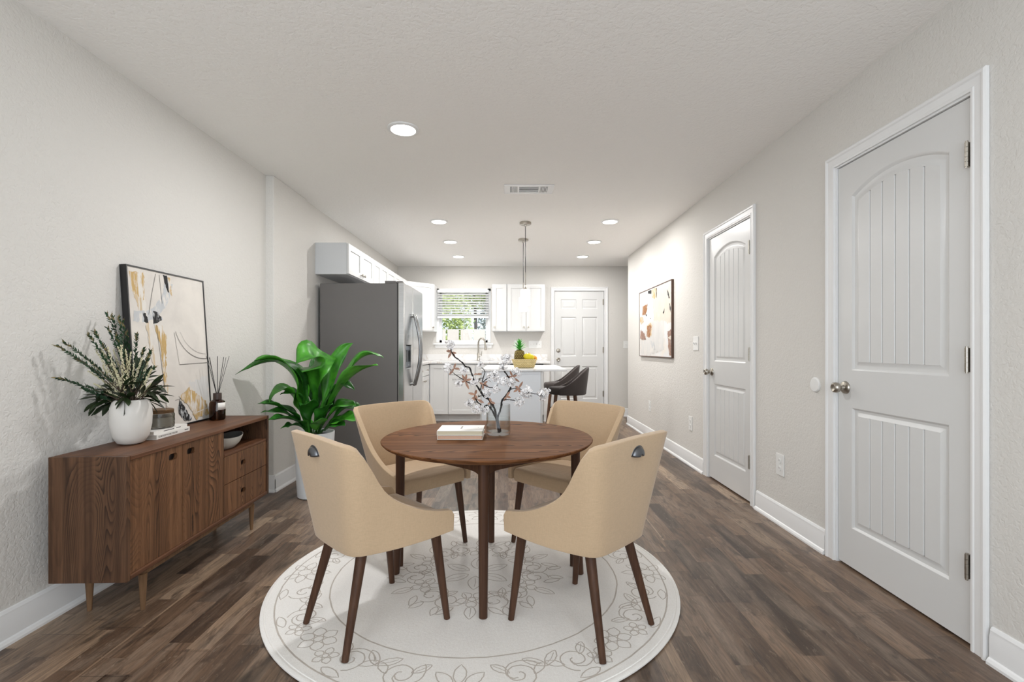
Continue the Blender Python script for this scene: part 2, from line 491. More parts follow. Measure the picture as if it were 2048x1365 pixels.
# baseboards: profile (distance from wall, height), with shoe moulding
BASE = [(0, 0), (.026, 0), (.026, .010), (.020, .020), (.014, .024), (.014, .098), (.011, .108), (.011, .118), (.006, .128), (0, .130)]
def baseboard(name, a, b_, n):
    """run from a to b (2D) on the wall, n = unit normal into the room"""
    mb = MB(); P = []
    for p in (a, b_):
        P.append([(p[0] + n[0] * d, p[1] + n[1] * d, z) for d, z in BASE])
    mb.grid(P, closev=True)
    k = len(BASE)
    mb.add(P[0], [tuple(range(k))]); mb.add(P[1], [tuple(range(k))])
    return structure(mb.build(name, M['trim'], smooth=20))
baseboard('baseboard_left', (XL, YR), (XL, 3.64), (1, 0))
baseboard('baseboard_pier_front', (XL, 3.64), (XP + .014, 3.64), (0, -1))
baseboard('baseboard_pier', (XP, 3.63), (XP, 4.235), (1, 0))
baseboard('baseboard_right', (XR, YR), (XR, 1.66), (-1, 0))
baseboard('baseboard_right_middle', (XR, 2.535), (XR, 3.255), (-1, 0))
baseboard('baseboard_right_far', (XR, 4.15), (XR, YC + .014), (-1, 0))
baseboard('baseboard_hall', (XR - .014, YC), (XH, YC), (0, 1))
baseboard('baseboard_back', (1.565, YB), (XH, YB), (0, -1))

# ------------------------------------------------------------------ doors
def wall_frame(x, y, facing):
    """matrix taking (u along the wall, n out of the wall into the room, z) to the world"""
    if facing == '-x':   # right wall: u runs along +Y, n along -X
        return Matrix(((0, -1, 0, x), (1, 0, 0, y), (0, 0, 1, 0), (0, 0, 0, 1)))
    return Matrix(((1, 0, 0, x), (0, -1, 0, y), (0, 0, 1, 0), (0, 0, 0, 1)))   # back wall: n along -Y
def arch(u0, u1, z0, z1, rise, n=18):
    """closed outline, bottom-left first; the top is an arc of the given rise"""
    pts = [(u0, z0), (u1, z0)]
    for i in range(n + 1):
        t = i / n; u = u1 + (u0 - u1) * t
        pts.append((u, arch_top(u, u0, u1, z1, rise)))
    return pts
def arch_top(u, u0, u1, z1, rise):
    if rise <= 0: return z1
    w = (u1 - u0) / 2; R = (w * w + rise * rise) / (2 * rise)
    d = u - (u0 + u1) / 2
    return z1 + math.sqrt(max(R * R - d * d, 0)) - (R - rise)
def panel_door(root, Mx, w, h, panels, grooves, thick=.035, name='door_slab', mat=None):
    """a moulded door: slab with sunk, raised-field panels. panels: (u0,u1,z0,z1,rise)"""
    mb = MB()
    outer = [(0, .012), (w, .012), (w, h), (0, h)]
    loops = [[Vector((u, z, 0)) for u, z in outer]]
    outl = [arch(*p) for p in panels]
    for o in outl: loops.append([Vector((u, z, 0)) for u, z in o])
    flat = [p for l in loops for p in l]
    tris = tessellate_polygon(loops)
    mb.add([Mx @ Vector((p.x, 0, p.y)) for p in flat], tris)
    for (u0, u1, z0, z1, rise) in panels:
        prev = None
        prof = [(0, 0), (.004, -.002), (.010, -.009), (.022, -.011), (.026, -.010), (.042, -.003)]
        rings = []
        for d, dep in prof:
            rings.append([Mx @ Vector((u, dep, z)) for u, z in arch(u0 + d, u1 - d, z0 + d, z1 - d * .9, rise * (1 - .3 * d / .042))])
        mb.grid(rings, closev=True)
        d = .042; a, e, zb, zt, r = u0 + d, u1 - d, z0 + d, z1 - d * .9, rise * .7
        br = [(a, -.003)]
        if grooves:
            for k in range(1, grooves + 1):
                g = a + (e - a) * k / (grooves + 1)
                br += [(g - .005, -.003), (g - .002, -.009), (g + .002, -.009), (g + .005, -.003)]
        br.append((e, -.003))
        cols = []
        for (ua, da), (ub, db) in zip(br, br[1:]):
            nn = 4 if ub - ua > .02 else 1
            for i in range(nn): cols.append((ua + (ub - ua) * i / nn, da + (db - da) * i / nn))
        cols.append(br[-1])
        mb.grid([[Mx @ Vector((u, dd, zb)), Mx @ Vector((u, dd, arch_top(u, a, e, zt, r)))] for u, dd in cols])
    v = [Mx @ Vector((u, n, z)) for n in (0, -thick) for u, z in outer]
    mb.add(v, [(4, 5, 6, 7), (0, 1, 5, 4), (1, 2, 6, 5), (2, 3, 7, 6), (3, 0, 4, 7)])
    return mb.build(name, mat or M['door'], root, smooth=25)
def casing(root, Mx, u0, u1, ztop, wd=.068, t=.017):
    """moulded casing round an opening whose clear edges are u0, u1, ztop"""
    prof = [(0, .0), (0, .010), (.010, .012), (.014, .009), (.040, .011), (.046, .016), (wd - .006, .018), (wd, .014), (wd, 0)]
    def ring(d, n):
        return [Mx @ Vector((u0 - d, n, 0)), Mx @ Vector((u0 - d, n, ztop + d)), Mx @ Vector((u1 + d, n, ztop + d)), Mx @ Vector((u1 + d, n, 0))]
    mb = MB(); mb.grid([ring(d, n) for d, n in prof])
    for k in (0, 3):
        mb.add([ring(d, n)[k] for d, n in prof], [tuple(range(len(prof)))])
    return mb.build('door_casing', M['trim'], root, smooth=20)
def jamb(root, Mx, u0, u1, z, depth=.11):
    mb = MB()
    mb.box(u0 - .02, u0, -depth, .0, 0, z + .02, M=Mx); mb.box(u1, u1 + .02, -depth, .0, 0, z + .02, M=Mx); mb.box(u0, u1, -depth, .0, z, z + .02, M=Mx)
    mb.box(u0 - .02, u1 + .02, -depth, -depth + .012, 0, z + .02, m=1, M=Mx)  # black sheet added behind the slab to block light from outside
    return mb.build('door_jamb', [M['trim'], M['black']], root, smooth=0)
def knob(root, Mx, u, z, deadbolt=None, r=.027):
    ax = Mx.to_3x3() @ Vector((0, 1, 0))
    def turned(prof, uu, zz):
        p = Mx @ Vector((uu, 0, zz))
        R = ax.to_track_quat('Z', 'Y').to_matrix().to_4x4(); R.translation = p
        return MB().lathe(prof, 24, M=R)
    turned([(.033, .0005), (.033, .004), (.029, .009), (.013, .012), (.011, .026), (.016, .032), (.025, .040), (.0275, .050), (.025, .060), (.017, .066), (.012, .064), (0.0, .063)], u, z).build('door_handle', M['nickel'], root, smooth=40)
    if deadbolt:
        turned([(.033, .0005), (.033, .006), (.028, .014), (.024, .016), (.0, .015)], u, deadbolt).build('deadbolt', M['nickel'], root, smooth=40)
def hinge(root, Mx, u, z, h=.09, sgn=1):
    mb = MB()
    q = Mx @ Vector((u + .005 * sgn, .017, z - h / 2)); p2 = Mx @ Vector((u + .005 * sgn, .017, z + h / 2))
    for k in range(5):
        a = q.lerp(p2, k / 5 + .004); b_ = q.lerp(p2, (k + 1) / 5 - .004)
        mb.tube([a, b_], .0065, 12)
    mb.tube([p2, p2 + Vector((0, 0, .005))], .0045, 10); mb.tube([q - Vector((0, 0, .005)), q], .0045, 10)
    mb.box(u + min(0, sgn * .018), u + max(0, sgn * .018), .0005, .0045, z - h / 2, z + h / 2, M=Mx); mb.box(u + .005 * sgn - .0025, u + .005 * sgn + .0025, .0045, .016, z - h / 2, z + h / 2, M=Mx)
    mb.build('hinge', M['nickel'], root, smooth=40)

def cottage_door(name, y_near, y_far, hand):
    r = struct_root(name)
    Mx = wall_frame(XR - .001, y_near, '-x'); w = y_far - y_near
    panel_door(r, wall_frame(XR + .008, y_near, '-x'), w, 2.038, [(.092, w - .095, .207, .81, 0), (.092, w - .095, .998, 1.872, .066)], 5)
    jamb(r, Mx, -.004, w + .004, 2.042)
    casing(r, Mx, -.012, w + .012, 2.05, .060)
    k = wall_frame(XR + .008, y_near, '-x')
    knob(r, k, w - .052, .908)
    for z in (1.825, 1.065, .30): hinge(r, k, -.001, z)
    return r
cottage_door('door_1', 1.743, 2.457, 1)
cottage_door('door_2', 3.345, 4.065, 1)
r = struct_root('door_3')
w = .795
Mx = wall_frame(.695, YB, '-y'); ks = wall_frame(.695, YB + .012, '-y')
pn = []
for u0, u1 in ((.098, .352), (.443, .697)):
    pn += [(u0, u1, 1.745, 1.905, 0), (u0, u1, .978, 1.618, 0), (u0, u1, .285, .815, 0)]
panel_door(r, ks, w, 2.033, pn, 0)
jamb(r, Mx, -.004, w + .004, 2.037); casing(r, Mx, -.006, w + .006, 2.04, .060)
knob(r, ks, .058, .925, 1.072)
for z in (1.86, 1.08, .37): hinge(r, ks, w + .001, z, .09, -1)

# ------------------------------------------------------------------ kitchen window
r = struct_root('window_1')
Mx = wall_frame(0, YB, '-y')
mb = MB()                                   # casing and drywall return
for u0, u1, z0, z1 in ((WX0 - .03, WX0 + .02, WZ0, WZ1 + .03), (WX1 - .02, WX1 + .03, WZ0, WZ1 + .03), (WX0 - .03, WX1 + .03, WZ1 - .01, WZ1 + .03)):
    mb.box(u0, u1, -.06, .014, z0, z1, M=Mx)
mb.build('window_casing', M['trim'], r, smooth=0, bevel=.003)
mb = MB().box(WX0 - .07, WX1 + .07, -.06, .05, WZ0 - .035, WZ0 - .008, M=Mx).box(WX0 - .045, WX1 + .045, .001, .018, WZ0 - .085, WZ0 - .035, M=Mx)
mb.build('window_sill', M['trim'], r, smooth=0, bevel=.004)
mb = MB()                                   # vinyl frame, sashes and muntins
a, e, zb, zt, zm = WX0 + .02, WX1 - .02, WZ0 - .01, WZ1 - .01, 1.635
for u0, u1, z0, z1, n0, n1 in ((a, a + .035, zb, zt, -.10, -.045), (e - .035, e, zb, zt, -.10, -.045), (a, e, zb, zb + .05, -.10, -.045), (a, e, zt - .04, zt, -.10, -.045),
                               (a, e, zm - .03, zm + .02, -.09, -.05)):
    mb.box(u0, u1, n0, n1, z0, z1, M=Mx)
um = (a + e) / 2
mb.box(um - .006, um + .006, -.08, -.072, zb, zt, M=Mx); mb.box(a, e, -.08, -.072, 1.408, 1.42, M=Mx); mb.box(a, e, -.08, -.072, 1.83, 1.842, M=Mx)
mb.build('window_frame', M['trim'], r, smooth=0)
MB().box(a + .01, e - .01, -.079, -.073, zb + .02, zt - .02, M=Mx).build('window_pane', M['pane'], r, smooth=0)

bl = thing('window_blind', 'white horizontal slat blind half lowered over the kitchen window', 'blind', (WX0 / 2 + WX1 / 2, YB - .045, 2.05), 0)
wb = .415
MB().box(-wb, wb, -.025, .025, -.045, 0).build('headrail', M['trim'], bl, smooth=0, bevel=.004)
zs = []
for k in range(9):
    zc = -.075 - k * .0405
    R = Matrix.Translation((0, 0, zc)) @ Matrix.Rotation(math.radians(36), 4, 'X')
    MB().box(-wb + .004, wb - .004, -.022, .022, -.0014, .0014, M=R).build('slat', M['slat'], bl, smooth=0)
MB().box(-wb + .002, wb - .002, -.024, .024, -.455, -.425).build('bottom_rail', M['trim'], bl, smooth=0, bevel=.004)
for u in (-.28, 0, .28):
    MB().tube([(u, -.024, -.045), (u, -.024, -.43)], .0012, 6).build('ladder_cord', M['plate'], bl)

# ------------------------------------------------------------------ garden outside the window
M['fence'] = plain('sunlit_fence_wood', (232, 216, 204), .8, var=.05)
fence = thing('garden_fence', 'pale sunlit board fence outside the kitchen window', 'fence', (-.9, 10.2, 0))
for k in range(7):
    u = -1.35 + k * .285
    MB().box(u, u + .245, 0, .03, .02, 1.50).build('board', M['fence'], fence, smooth=0, bevel=.004)
    MB().box(u + .03, u + .15, -.012, -.001, 1.21, 1.275).build('bracket', M['stool_leg'], fence, smooth=0)
MB().box(-1.5, .8, .031, .07, .3, .4).box(-1.5, .8, .031, .07, 1.05, 1.12).build('rail', M['darkgrey'], fence, smooth=0)
structure(MB().box(-6, 5, YB + .12, 14, -.15, -.05).build('ground', plain('garden_grass', (110, 130, 80), .9, var=.2), smooth=0))
M['hedge'] = leaf_mat('sunlit_hedge_leaf', (150, 166, 92), (214, 222, 150), .6)  # overexposed sunlight put into the pale leaf colour
M['hedge_dk'] = leaf_mat('shaded_hedge_leaf', (96, 104, 96), (150, 154, 140), .6)  # shade put into the greyer leaf colour
def shrub(name, label, c, rad, n, seed, mat, sz=.055):
    rnd = random.Random(seed); t = thing(name, label, 'shrub', (c[0], c[1], -.05))
    mb = MB()
    for _ in range(n):
        d = Vector((rnd.gauss(0, 1), rnd.gauss(0, 1), rnd.gauss(0, 1))).normalized() * rnd.uniform(.55, 1)
        p = Vector((d.x * rad[0], d.y * rad[1], c[2] + d.z * rad[2]))
        a = Vector((rnd.gauss(0, 1), rnd.gauss(0, 1), rnd.gauss(0, 1))).normalized(); b_ = a.orthogonal().normalized()
        s = sz * rnd.uniform(.7, 1.4)
        mb.add([p - a * s, p + b_ * s * .4, p + a * s, p - b_ * s * .4 + a.cross(b_) * s * .2], [(0, 1, 2, 3)])
    mb.build('foliage', mat, t, smooth=0)
    MB().tube([(0, 0, 0), (.05, 0, c[2] * .6), (0, 0, c[2])], [.06, .045, .03], 8).build('trunk', M['stem'], t)
shrub('garden_shrub', 'bright yellow green shrub behind the left end of the fence', (-1.86, 11.3, 1.75), (.98, .6, 1.0), 3400, 1, M['hedge'])
shrub('garden_shrub', 'grey green shrub behind the right end of the fence', (-.06, 11.6, 1.7), (.80, .5, .95), 2400, 2, M['hedge_dk'])
shrub('garden_shrub', 'pale green tree crown high behind the fence seen between the blind slats', (-1.0, 12.4, 2.9), (1.6, .6, .75), 2600, 3, M['hedge'], .07)

# ------------------------------------------------------------------ ceiling fittings
M['lamp'] = emit('lamp_diffuser', (255, 250, 242), LAMP_GLOW)
lamps = [(-.66, 2.867, 'recessed ceiling light alone and nearest the viewer above the table'),
         (-.766, 4.955, 'nearest of the left row of three recessed kitchen lights'), (-.77, 5.90, 'middle of the left row of three recessed kitchen lights'), (-.775, 6.84, 'farthest of the left row of three recessed kitchen lights'),
         (1.028, 4.955, 'nearest of the right row of three recessed kitchen lights'), (1.025, 5.90, 'middle of the right row of three recessed kitchen lights'), (1.02, 6.84, 'farthest of the right row of three recessed kitchen lights'),
         (-.66, -.4, 'added unseen ceiling light at the rear of the room on the left'), (.75, -.4, 'added unseen ceiling light at the rear of the room on the right')]  # the rear pair is out of view, added to brighten the room
for x, y, lab in lamps:
    t = thing('ceiling_light', lab, 'ceiling light', (x, y, H), 0, 'recessed ceiling lights')
    MB().lathe([(.073, -.0005), (.095, -.0005), (.095, -.005), (.088, -.009), (.075, -.010), (.073, -.006)], 40).build('trim_ring', M['trim'], t, smooth=40)
    MB().lathe([(0, -.004), (.074, -.004), (.074, -.007), (.05, -.0105), (0, -.012)], 40).build('diffuser', M['lamp'], t, smooth=40)
    d = area_light('ceiling_light_lamp', (0, 0, -.016), (0, 0, 0), .14, .14, LAMP_POWER * (1.65 if 2 < y < 4 else 1 if y > 4 else .3), (1, .99, .975) if y > 4 else (.985, .99, 1), 'DISK')
    d.parent = t
v = thing('ceiling_vent', 'white rectangular air vent with louvers flush in the ceiling', 'vent', (.14, 3.945, H))
mb = MB()
L, W = .205, .105
mb.box(-L, L, -W, -W + .03, -.008, -.0005); mb.box(-L, L, W - .03, W, -.008, -.0005); mb.box(-L, -L + .05, -W + .03, W - .03, -.008, -.0005); mb.box(L - .05, L, -W + .03, W - .03, -.008, -.0005)
mb.box(-.095, -.08, -W + .03, W - .03, -.008, -.0005); mb.box(.08, .095, -W + .03, W - .03, -.008, -.0005)
mb.build('frame', M['trim'], v, smooth=0, bevel=.002)
MB().box(-L + .045, L - .045, -W + .028, W - .028, -.0035, -.0005).build('duct', M['darkgrey'], v, smooth=0)
for sx in (-1, 1):
    for k in range(5):
        x = sx * (.103 + k * .0115)
        MB().box(-.0028, .0028, -W + .03, W - .03, -.009, -.003, M=Matrix.Translation((x, 0, 0)) @ Matrix.Rotation(sx * .3, 4, 'Y')).build('louver', M['trim'], v, smooth=0)
for k in range(4):
    y = -.058 + k * .0385
    MB().box(-.08, .08, -.0165, .0165, -.001, .001, M=Matrix.Translation((0, y, -.006)) @ Matrix.Rotation(.12, 4, 'X')).build('louver', M['cab_side'], v, smooth=0)
# pendants over the island
M['shade'] = emit('glowing_frosted_shade', (255, 252, 246), 3.2)
for y, lab in ((5.0, 'nearer of two slim pendant lamps with a glowing white shade'), (5.77, 'farther of two slim pendant lamps, hanging behind the nearer one')):
    t = thing('pendant_light', lab, 'pendant light', (.142 if y < 5.5 else .138, y, H), 0, 'pendants above the island')
    MB().lathe([(0, -.0005), (.062, -.0005), (.062, -.020), (.056, -.024), (.014, -.026), (.010, -.044), (0, -.045)], 32).build('canopy', M['nickel'], t, smooth=40)
    MB().tube([(0, 0, -.044), (0, 0, -.535)], .0035, 8).build('cord', M['black'], t)
    MB().lathe([(.0, -.53), (.006, -.53), (.006, -.665), (.009, -.668), (.012, -.70), (.024, -.708), (.024, -.722), (0, -.722)], 20).build('socket_stem', M['nickel'], t, smooth=40)
    MB().lathe([(0, -.713), (.046, -.713), (.050, -.717), (.050, -.878), (.046, -.882), (.042, -.878), (.042, -.722), (0, -.722)], 32).build('lamp_shade', M['shade'], t, smooth=40)
    d = bpy.data.lights.new('pendant_bulb', 'POINT'); d.energy = 4.5; d.color = (1, .95, .88); d.shadow_soft_size = .03
    o = bpy.data.objects.new('pendant_bulb', d); C.objects.link(o); o.parent = t; o.location = (0, 0, -.90)

# ------------------------------------------------------------------ switches, outlets, bumper
def wall_plate(kind, label, wall, u, z, w, h, gangs=1):
    Mx = {'R': wall_frame(XR, u, '-x'), 'B': wall_frame(u, YB, '-y')}[wall]
    t = thing('outlet' if kind == 'outlet' else 'light_switch', label, 'outlet' if kind == 'outlet' else 'light switch', Mx @ Vector((0, 0, z)), 0, None)
    R = Mx.to_3x3().to_4x4()
    MB().box(-w / 2, w / 2, .0002, .006, -h / 2, h / 2, M=R).build('cover_plate', M['plate'], t, smooth=0, bevel=.002)
    for g in range(gangs):
        uu = (g - (gangs - 1) / 2) * .046
        if kind == 'outlet':
            for dz in (-.024, .024):
                s = MB().lathe([(.0, .0065), (.0165, .0065), (.0165, .009), (0, .009)], 20, M=R @ Matrix.Translation((uu, 0, dz)) @ Matrix.Rotation(-PI / 2, 4, 'X')).build('socket', M['plate'], t)
                MB().box(-.007, -.005, .0091, .0095, -.001, .008, M=R @ Matrix.Translation((uu, 0, dz))).box(.005, .007, .0091, .0095, -.001, .008, M=R @ Matrix.Translation((uu, 0, dz))).build('slots', M['slot'], s, smooth=0)
        else:
            s = MB().box(uu - .006, uu + .006, .0062, .0075, -.014, .014, M=R).build('toggle_surround', M['plate'], t, smooth=0)
            MB().box(-.004, .004, 0, .016, -.005, .005, M=R @ Matrix.Translation((uu, .007, 0)) @ Matrix.Rotation(.5, 4, 'X')).build('toggle', M['plate'], s, smooth=0, bevel=.001)
    return t
wall_plate('outlet', 'white wall outlet between the two panelled doors', 'R', 2.974, .375, .085, .135)
wall_plate('outlet', 'white wall outlet just left of the farther panelled door', 'R', 4.464, .398, .085, .132)
wall_plate('outlet', 'small white wall outlet low beneath the framed picture', 'R', 5.787, .40, .085, .13)
wall_plate('switch', 'white double light switch between picture and farther panelled door', 'R', 4.337, 1.152, .118, .128, 2)
wall_plate('switch', 'white light switch on the back wall right of the back door', 'B', 1.845, 1.165, .075, .12)
wall_plate('outlet', 'white outlet behind the pineapple above the counter', 'B', .075, 1.175, .075, .12)
wall_plate('switch', 'wide white four gang switch plate above the counter beside the back door', 'B', .375, 1.172, .21, .118, 4)
Mx = wall_frame(XR, 2.627, '-x'); R = (Mx @ Vector((0, 0, .905)))
tg = MB().lathe([(0.041, .0002), (.041, .006), (.036, .011), (.02, .012), (0, .0122)], 36, M=Mx.to_3x3().to_4x4() @ Matrix.Rotation(-PI / 2, 4, 'X')).build('wall_bumper', M['plate'], None, smooth=40, loc=R)
tag(tg, 'round white wall bumper disc beside the nearest door casing', 'door bumper')
# ------------------------------------------------------------------ kitchen cabinets
def frame_px(x, y):    # face looking along +X: u along +Y, n along +X
    return Matrix(((0, 1, 0, x), (1, 0, 0, y), (0, 0, 1, 0), (0, 0, 0, 1)))
def frame_dir(p, d):   # face at p, u along d (2D unit), n to the right of d
    return Matrix(((d[0], d[1], 0, p[0]), (d[1], -d[0], 0, p[1]), (0, 0, 1, 0), (0, 0, 0, 1)))
def shaker(root, Mx, u0, u1, z0, z1, kn=None, name='door', rail=.058, t=.019):
    """one shaker front; kn = (u, z) of its knob"""
    g = .0025; u0 += g; u1 -= g; z0 += g; z1 -= g
    mb = MB()
    mb.box(u0, u0 + rail, .001, t, z0, z1, M=Mx); mb.box(u1 - rail, u1, .001, t, z0, z1, M=Mx)
    mb.box(u0 + rail, u1 - rail, .001, t, z0, z0 + rail, M=Mx); mb.box(u0 + rail, u1 - rail, .001, t, z1 - rail, z1, M=Mx)
    mb.box(u0 + rail, u1 - rail, .001, t - .009, z0 + rail, z1 - rail, M=Mx)
    d = mb.build(name, M['cab'], root, smooth=0)
    if kn:
        ax = Mx.to_3x3() @ Vector((0, 1, 0))
        R = ax.to_track_quat('Z', 'Y').to_matrix().to_4x4(); R.translation = Mx @ Vector((kn[0], t, kn[1]))
        MB().lathe([(.008, 0), (.006, .004), (.005, .012), (.012, .016), (.014, .022), (.010, .027), (0, .028)], 16, M=R).build('knob', M['nickel'], d, smooth=40)
    return d
def cabinet(label, x0, x1, y0, y1, z0, z1, fronts, Mx, toe=0, name='wall_cabinet', group='white wall cabinets'):
    t = thing(name, label, 'cabinet', ((x0 + x1) / 2, (y0 + y1) / 2, z0 if not toe else 0), 0, group)
    inv = Matrix.Translation(-Vector(t.location))
    mb = MB().box(x0, x1, y0, y1, z0, z1, M=inv)
    mb.build('body', M['cab_side'], t, smooth=0)
    for f in fronts:
        shaker(t, inv @ Mx, *f[:4], kn=f[4] if len(f) > 4 else None, name=f[5] if len(f) > 5 else 'door')
    return t, inv
UZ0, UZ1 = 1.372, 2.106
UF = -1.560
cabinet('short white wall cabinet above the refrigerator', XK + .001, UF, 4.457, 5.258, 1.808, UZ1,
        [(0.002, .40, 1.812, UZ1 - .004, (.36, 1.85)), (.40, .799, 1.812, UZ1 - .004, (.44, 1.85))], frame_px(UF, 4.457))
cabinet('tall white wall cabinet just beyond the refrigerator cabinet', XK + .001, UF, 5.260, 5.868, UZ0, UZ1,
        [(.002, .304, UZ0 + .004, UZ1 - .004, (.275, 1.43)), (.304, .606, UZ0 + .004, UZ1 - .004, (.333, 1.43))], frame_px(UF, 5.26))
cabinet('short white cabinet on the left wall above the cooking space', XK + .001, UF, 5.870, 6.63, 1.70, UZ1,
        [(.002, .38, 1.704, UZ1 - .004, (.345, 1.76)), (.38, .758, 1.704, UZ1 - .004, (.415, 1.76))], frame_px(UF, 5.87))
cabinet('narrow white wall cabinet next to the diagonal corner cabinet', XK + .001, UF, 6.632, 7.008, UZ0, UZ1,
        [(.002, .374, UZ0 + .004, UZ1 - .004, (.34, 1.43))], frame_px(UF, 6.632))
# diagonal corner cabinet
t = thing('wall_cabinet', 'diagonal white corner wall cabinet left of the kitchen window', 'cabinet', (-1.55, 7.35, UZ0), 0, 'white wall cabinets')
inv = Matrix.Translation(-Vector(t.location))
poly = [(XK + .001, 7.010), (UF, 7.010), (-1.215, 7.352), (-1.215, YB - .001), (XK + .001, YB - .001)]
MB().prism(poly, UZ0, UZ1, M=inv).build('body', M['cab'], t, smooth=0)
dv = Vector((-1.215 - UF, 7.352 - 7.010)); ln = dv.length; dv /= ln
shaker(t, inv @ frame_dir((UF, 7.010), dv), .004, ln - .004, UZ0 + .004, UZ1 - .004, (ln - .035, 1.43))
# right of the window
bf = wall_frame(0, 7.351, '-y')
cabinet('narrow single door white wall cabinet right of the window', -.310, -.080, 7.351, YB - .001, UZ0, UZ1,
        [(-.308, -.082, UZ0 + .003, UZ1 - .003, (-.27, 1.435))], bf)
cabinet('double door white wall cabinet between window and back door', -.078, .515, 7.351, YB - .001, UZ0, UZ1,
        [(-.076, .2185, UZ0 + .003, UZ1 - .003, (.186, 1.435)), (.2185, .513, UZ0 + .003, UZ1 - .003, (.252, 1.435))], bf)
# base cabinets on the back wall
BF = 7.125; BZ0, BZ1 = .115, .875
bb = wall_frame(0, BF, '-y')
def base(label, x0, x1, fronts):
    t, inv = cabinet(label, x0, x1, BF, YB - .001, BZ0, BZ1, fronts, bb, 1, 'base_cabinet', 'white base cabinets')
    MB().box(x0, x1, BF + .06, BF + .075, .001, BZ0, M=inv).build('toe_kick', M['cab'], t, smooth=0)
base('white base cabinet in the corner left of the sink cabinet', -1.25, -.962, [(-1.235, -.962, BZ0, .865)])
base('white sink base cabinet under the faucet with two panelled doors', -.960, -.052,
     [(-.960, -.555, .71, .865, None, 'drawer_front'), (-.553, -.054, .71, .865, None, 'drawer_front'), (-.960, -.555, BZ0, .705, (-.60, .64)), (-.553, -.054, BZ0, .705, (-.51, .64))])
t = thing('dishwasher', 'white dishwasher with black control strip under the back counter', 'dishwasher', (.215, 7.4, 0))
inv = Matrix.Translation(-Vector(t.location))
MB().box(-.048, .472, BF, YB - .01, .10, .874, M=inv).build('body', M['cab_side'], t, smooth=0)
MB().box(-.046, .470, BF - .03, BF - .001, .11, .80, M=inv).build('door', M['cab'], t, smooth=0, bevel=.004)
MB().box(-.046, .470, BF - .03, BF - .001, .803, .872, M=inv).build('control_panel', M['black'], t, smooth=0, bevel=.004)
MB().box(-.04, .464, BF + .05, BF + .06, .001, .10, M=inv).build('toe_kick', M['darkgrey'], t, smooth=0)
tag(MB().box(.476, .560, BF, YB - .001, .001, .875).build('end_panel', M['cab'], smooth=0), 'white end panel closing the back counter beside the back door', 'panel')
# left run of base cabinets beyond the refrigerator
LF = -1.262
for lab, y0, y1 in (('white base cabinet behind the far side of the refrigerator', 5.44, 6.27), ('white base cabinet on the left wall running into the corner', 6.272, 7.105)):
    w2 = (y1 - y0) / 2
    t, inv = cabinet(lab, XK + .001, LF, y0, y1, BZ0, BZ1,
        [(.002, w2, BZ0, .705, (w2 - .04, .64)), (w2, 2 * w2 - .002, BZ0, .705, (w2 + .04, .64)), (.002, w2, .71, .865, (w2 / 2, .79), 'drawer_front'), (w2, 2 * w2 - .002, .71, .865, (w2 * 1.5, .79), 'drawer_front')],
        frame_px(LF, y0), 1, 'base_cabinet', 'white base cabinets')
    MB().box(LF - .075, LF - .06, y0, y1, .001, BZ0, M=inv).build('toe_kick', M['cab'], t, smooth=0)
# worktop with backsplash (L-shaped)
mb = MB()
mb.prism([(XK + .001, 5.43), (-1.225, 5.43), (-1.225, 7.085), (.575, 7.085), (.575, YB - .001), (XK + .001, YB - .001)], .877, .912)
ct = mb.build('worktop', M['quartz'], None, smooth=0, bevel=.003)
tag(ct, 'white stone worktop running along the back wall under the window', 'worktop')
MB().box(XK + .022, .575, YB - .021, YB - .001, .9125, 1.012).box(XK + .001, XK + .021, 5.43, YB - .001, .9125, 1.012).build('backsplash', M['quartz'], ct, smooth=0, bevel=.002)
# faucet
t = thing('faucet', 'brushed nickel gooseneck faucet on the worktop under the window', 'faucet', (-.535, 7.50, .9125))
MB().lathe([(.028, 0), (.028, .006), (.022, .012), (.018, .05), (.018, .12), (.015, .125), (0, .126)], 20).build('base', M['nickel'], t, smooth=40)
pts = [(0, 0, .12), (0, 0, .26)] + [(.055 - .055 * math.cos(a), -.02 * math.sin(a / 2), .26 + .095 * math.sin(a)) for a in [PI * k / 10 for k in range(1, 10)]] + [(.112, -.022, .235)]
MB().tube(pts, .0125, 12).build('neck', M['nickel'], t, smooth=60)
MB().tube([(.112, -.022, .25), (.116, -.022, .20), (.120, -.022, .165)], [.013, .016, .019], 14).build('spray_head', M['nickel'], t, smooth=40)
MB().tube([(.016, 0, .075), (.05, 0, .08), (.052, 0, .10), (.058, 0, .15)], [.012, .011, .007, .005], 10).build('lever', M['nickel'], t, smooth=50)

# ------------------------------------------------------------------ refrigerator
FX0, FX1, FY0, FY1, FT = -1.815, -1.085, 4.462, 5.385, 1.722
t = thing('refrigerator', 'side by side stainless refrigerator with dark grey flank', 'refrigerator', (-1.42, 4.92, 0))
inv = Matrix.Translation(-Vector(t.location))
MB().box(FX0, FX1, FY0, FY1, .02, FT, M=inv).build('body', M['fridge_side'], t, smooth=0, bevel=.006)
MB().box(FX1 - .02, FX1 + .012, FY0 + .01, FY1 - .01, .03, FT - .005, M=inv).build('gasket', M['black'], t, smooth=0)
MB().box(FX1 - .12, FX1 - .015, FY0 + .015, FY0 + .10, FT, FT + .026, M=inv).box(FX1 - .01, FX1 + .05, FY0 + .02, FY0 + .075, FT + .001, FT + .022, M=inv).build('hinge_cover', M['fridge_side'], t, smooth=0, bevel=.004)
MB().box(FX1 - .12, FX1 - .015, FY1 - .10, FY1 - .015, FT, FT + .026, M=inv).build('hinge_cover', M['fridge_side'], t, smooth=0, bevel=.004)
ym = 4.855
fr_f = frame_px(-1.019, 0)
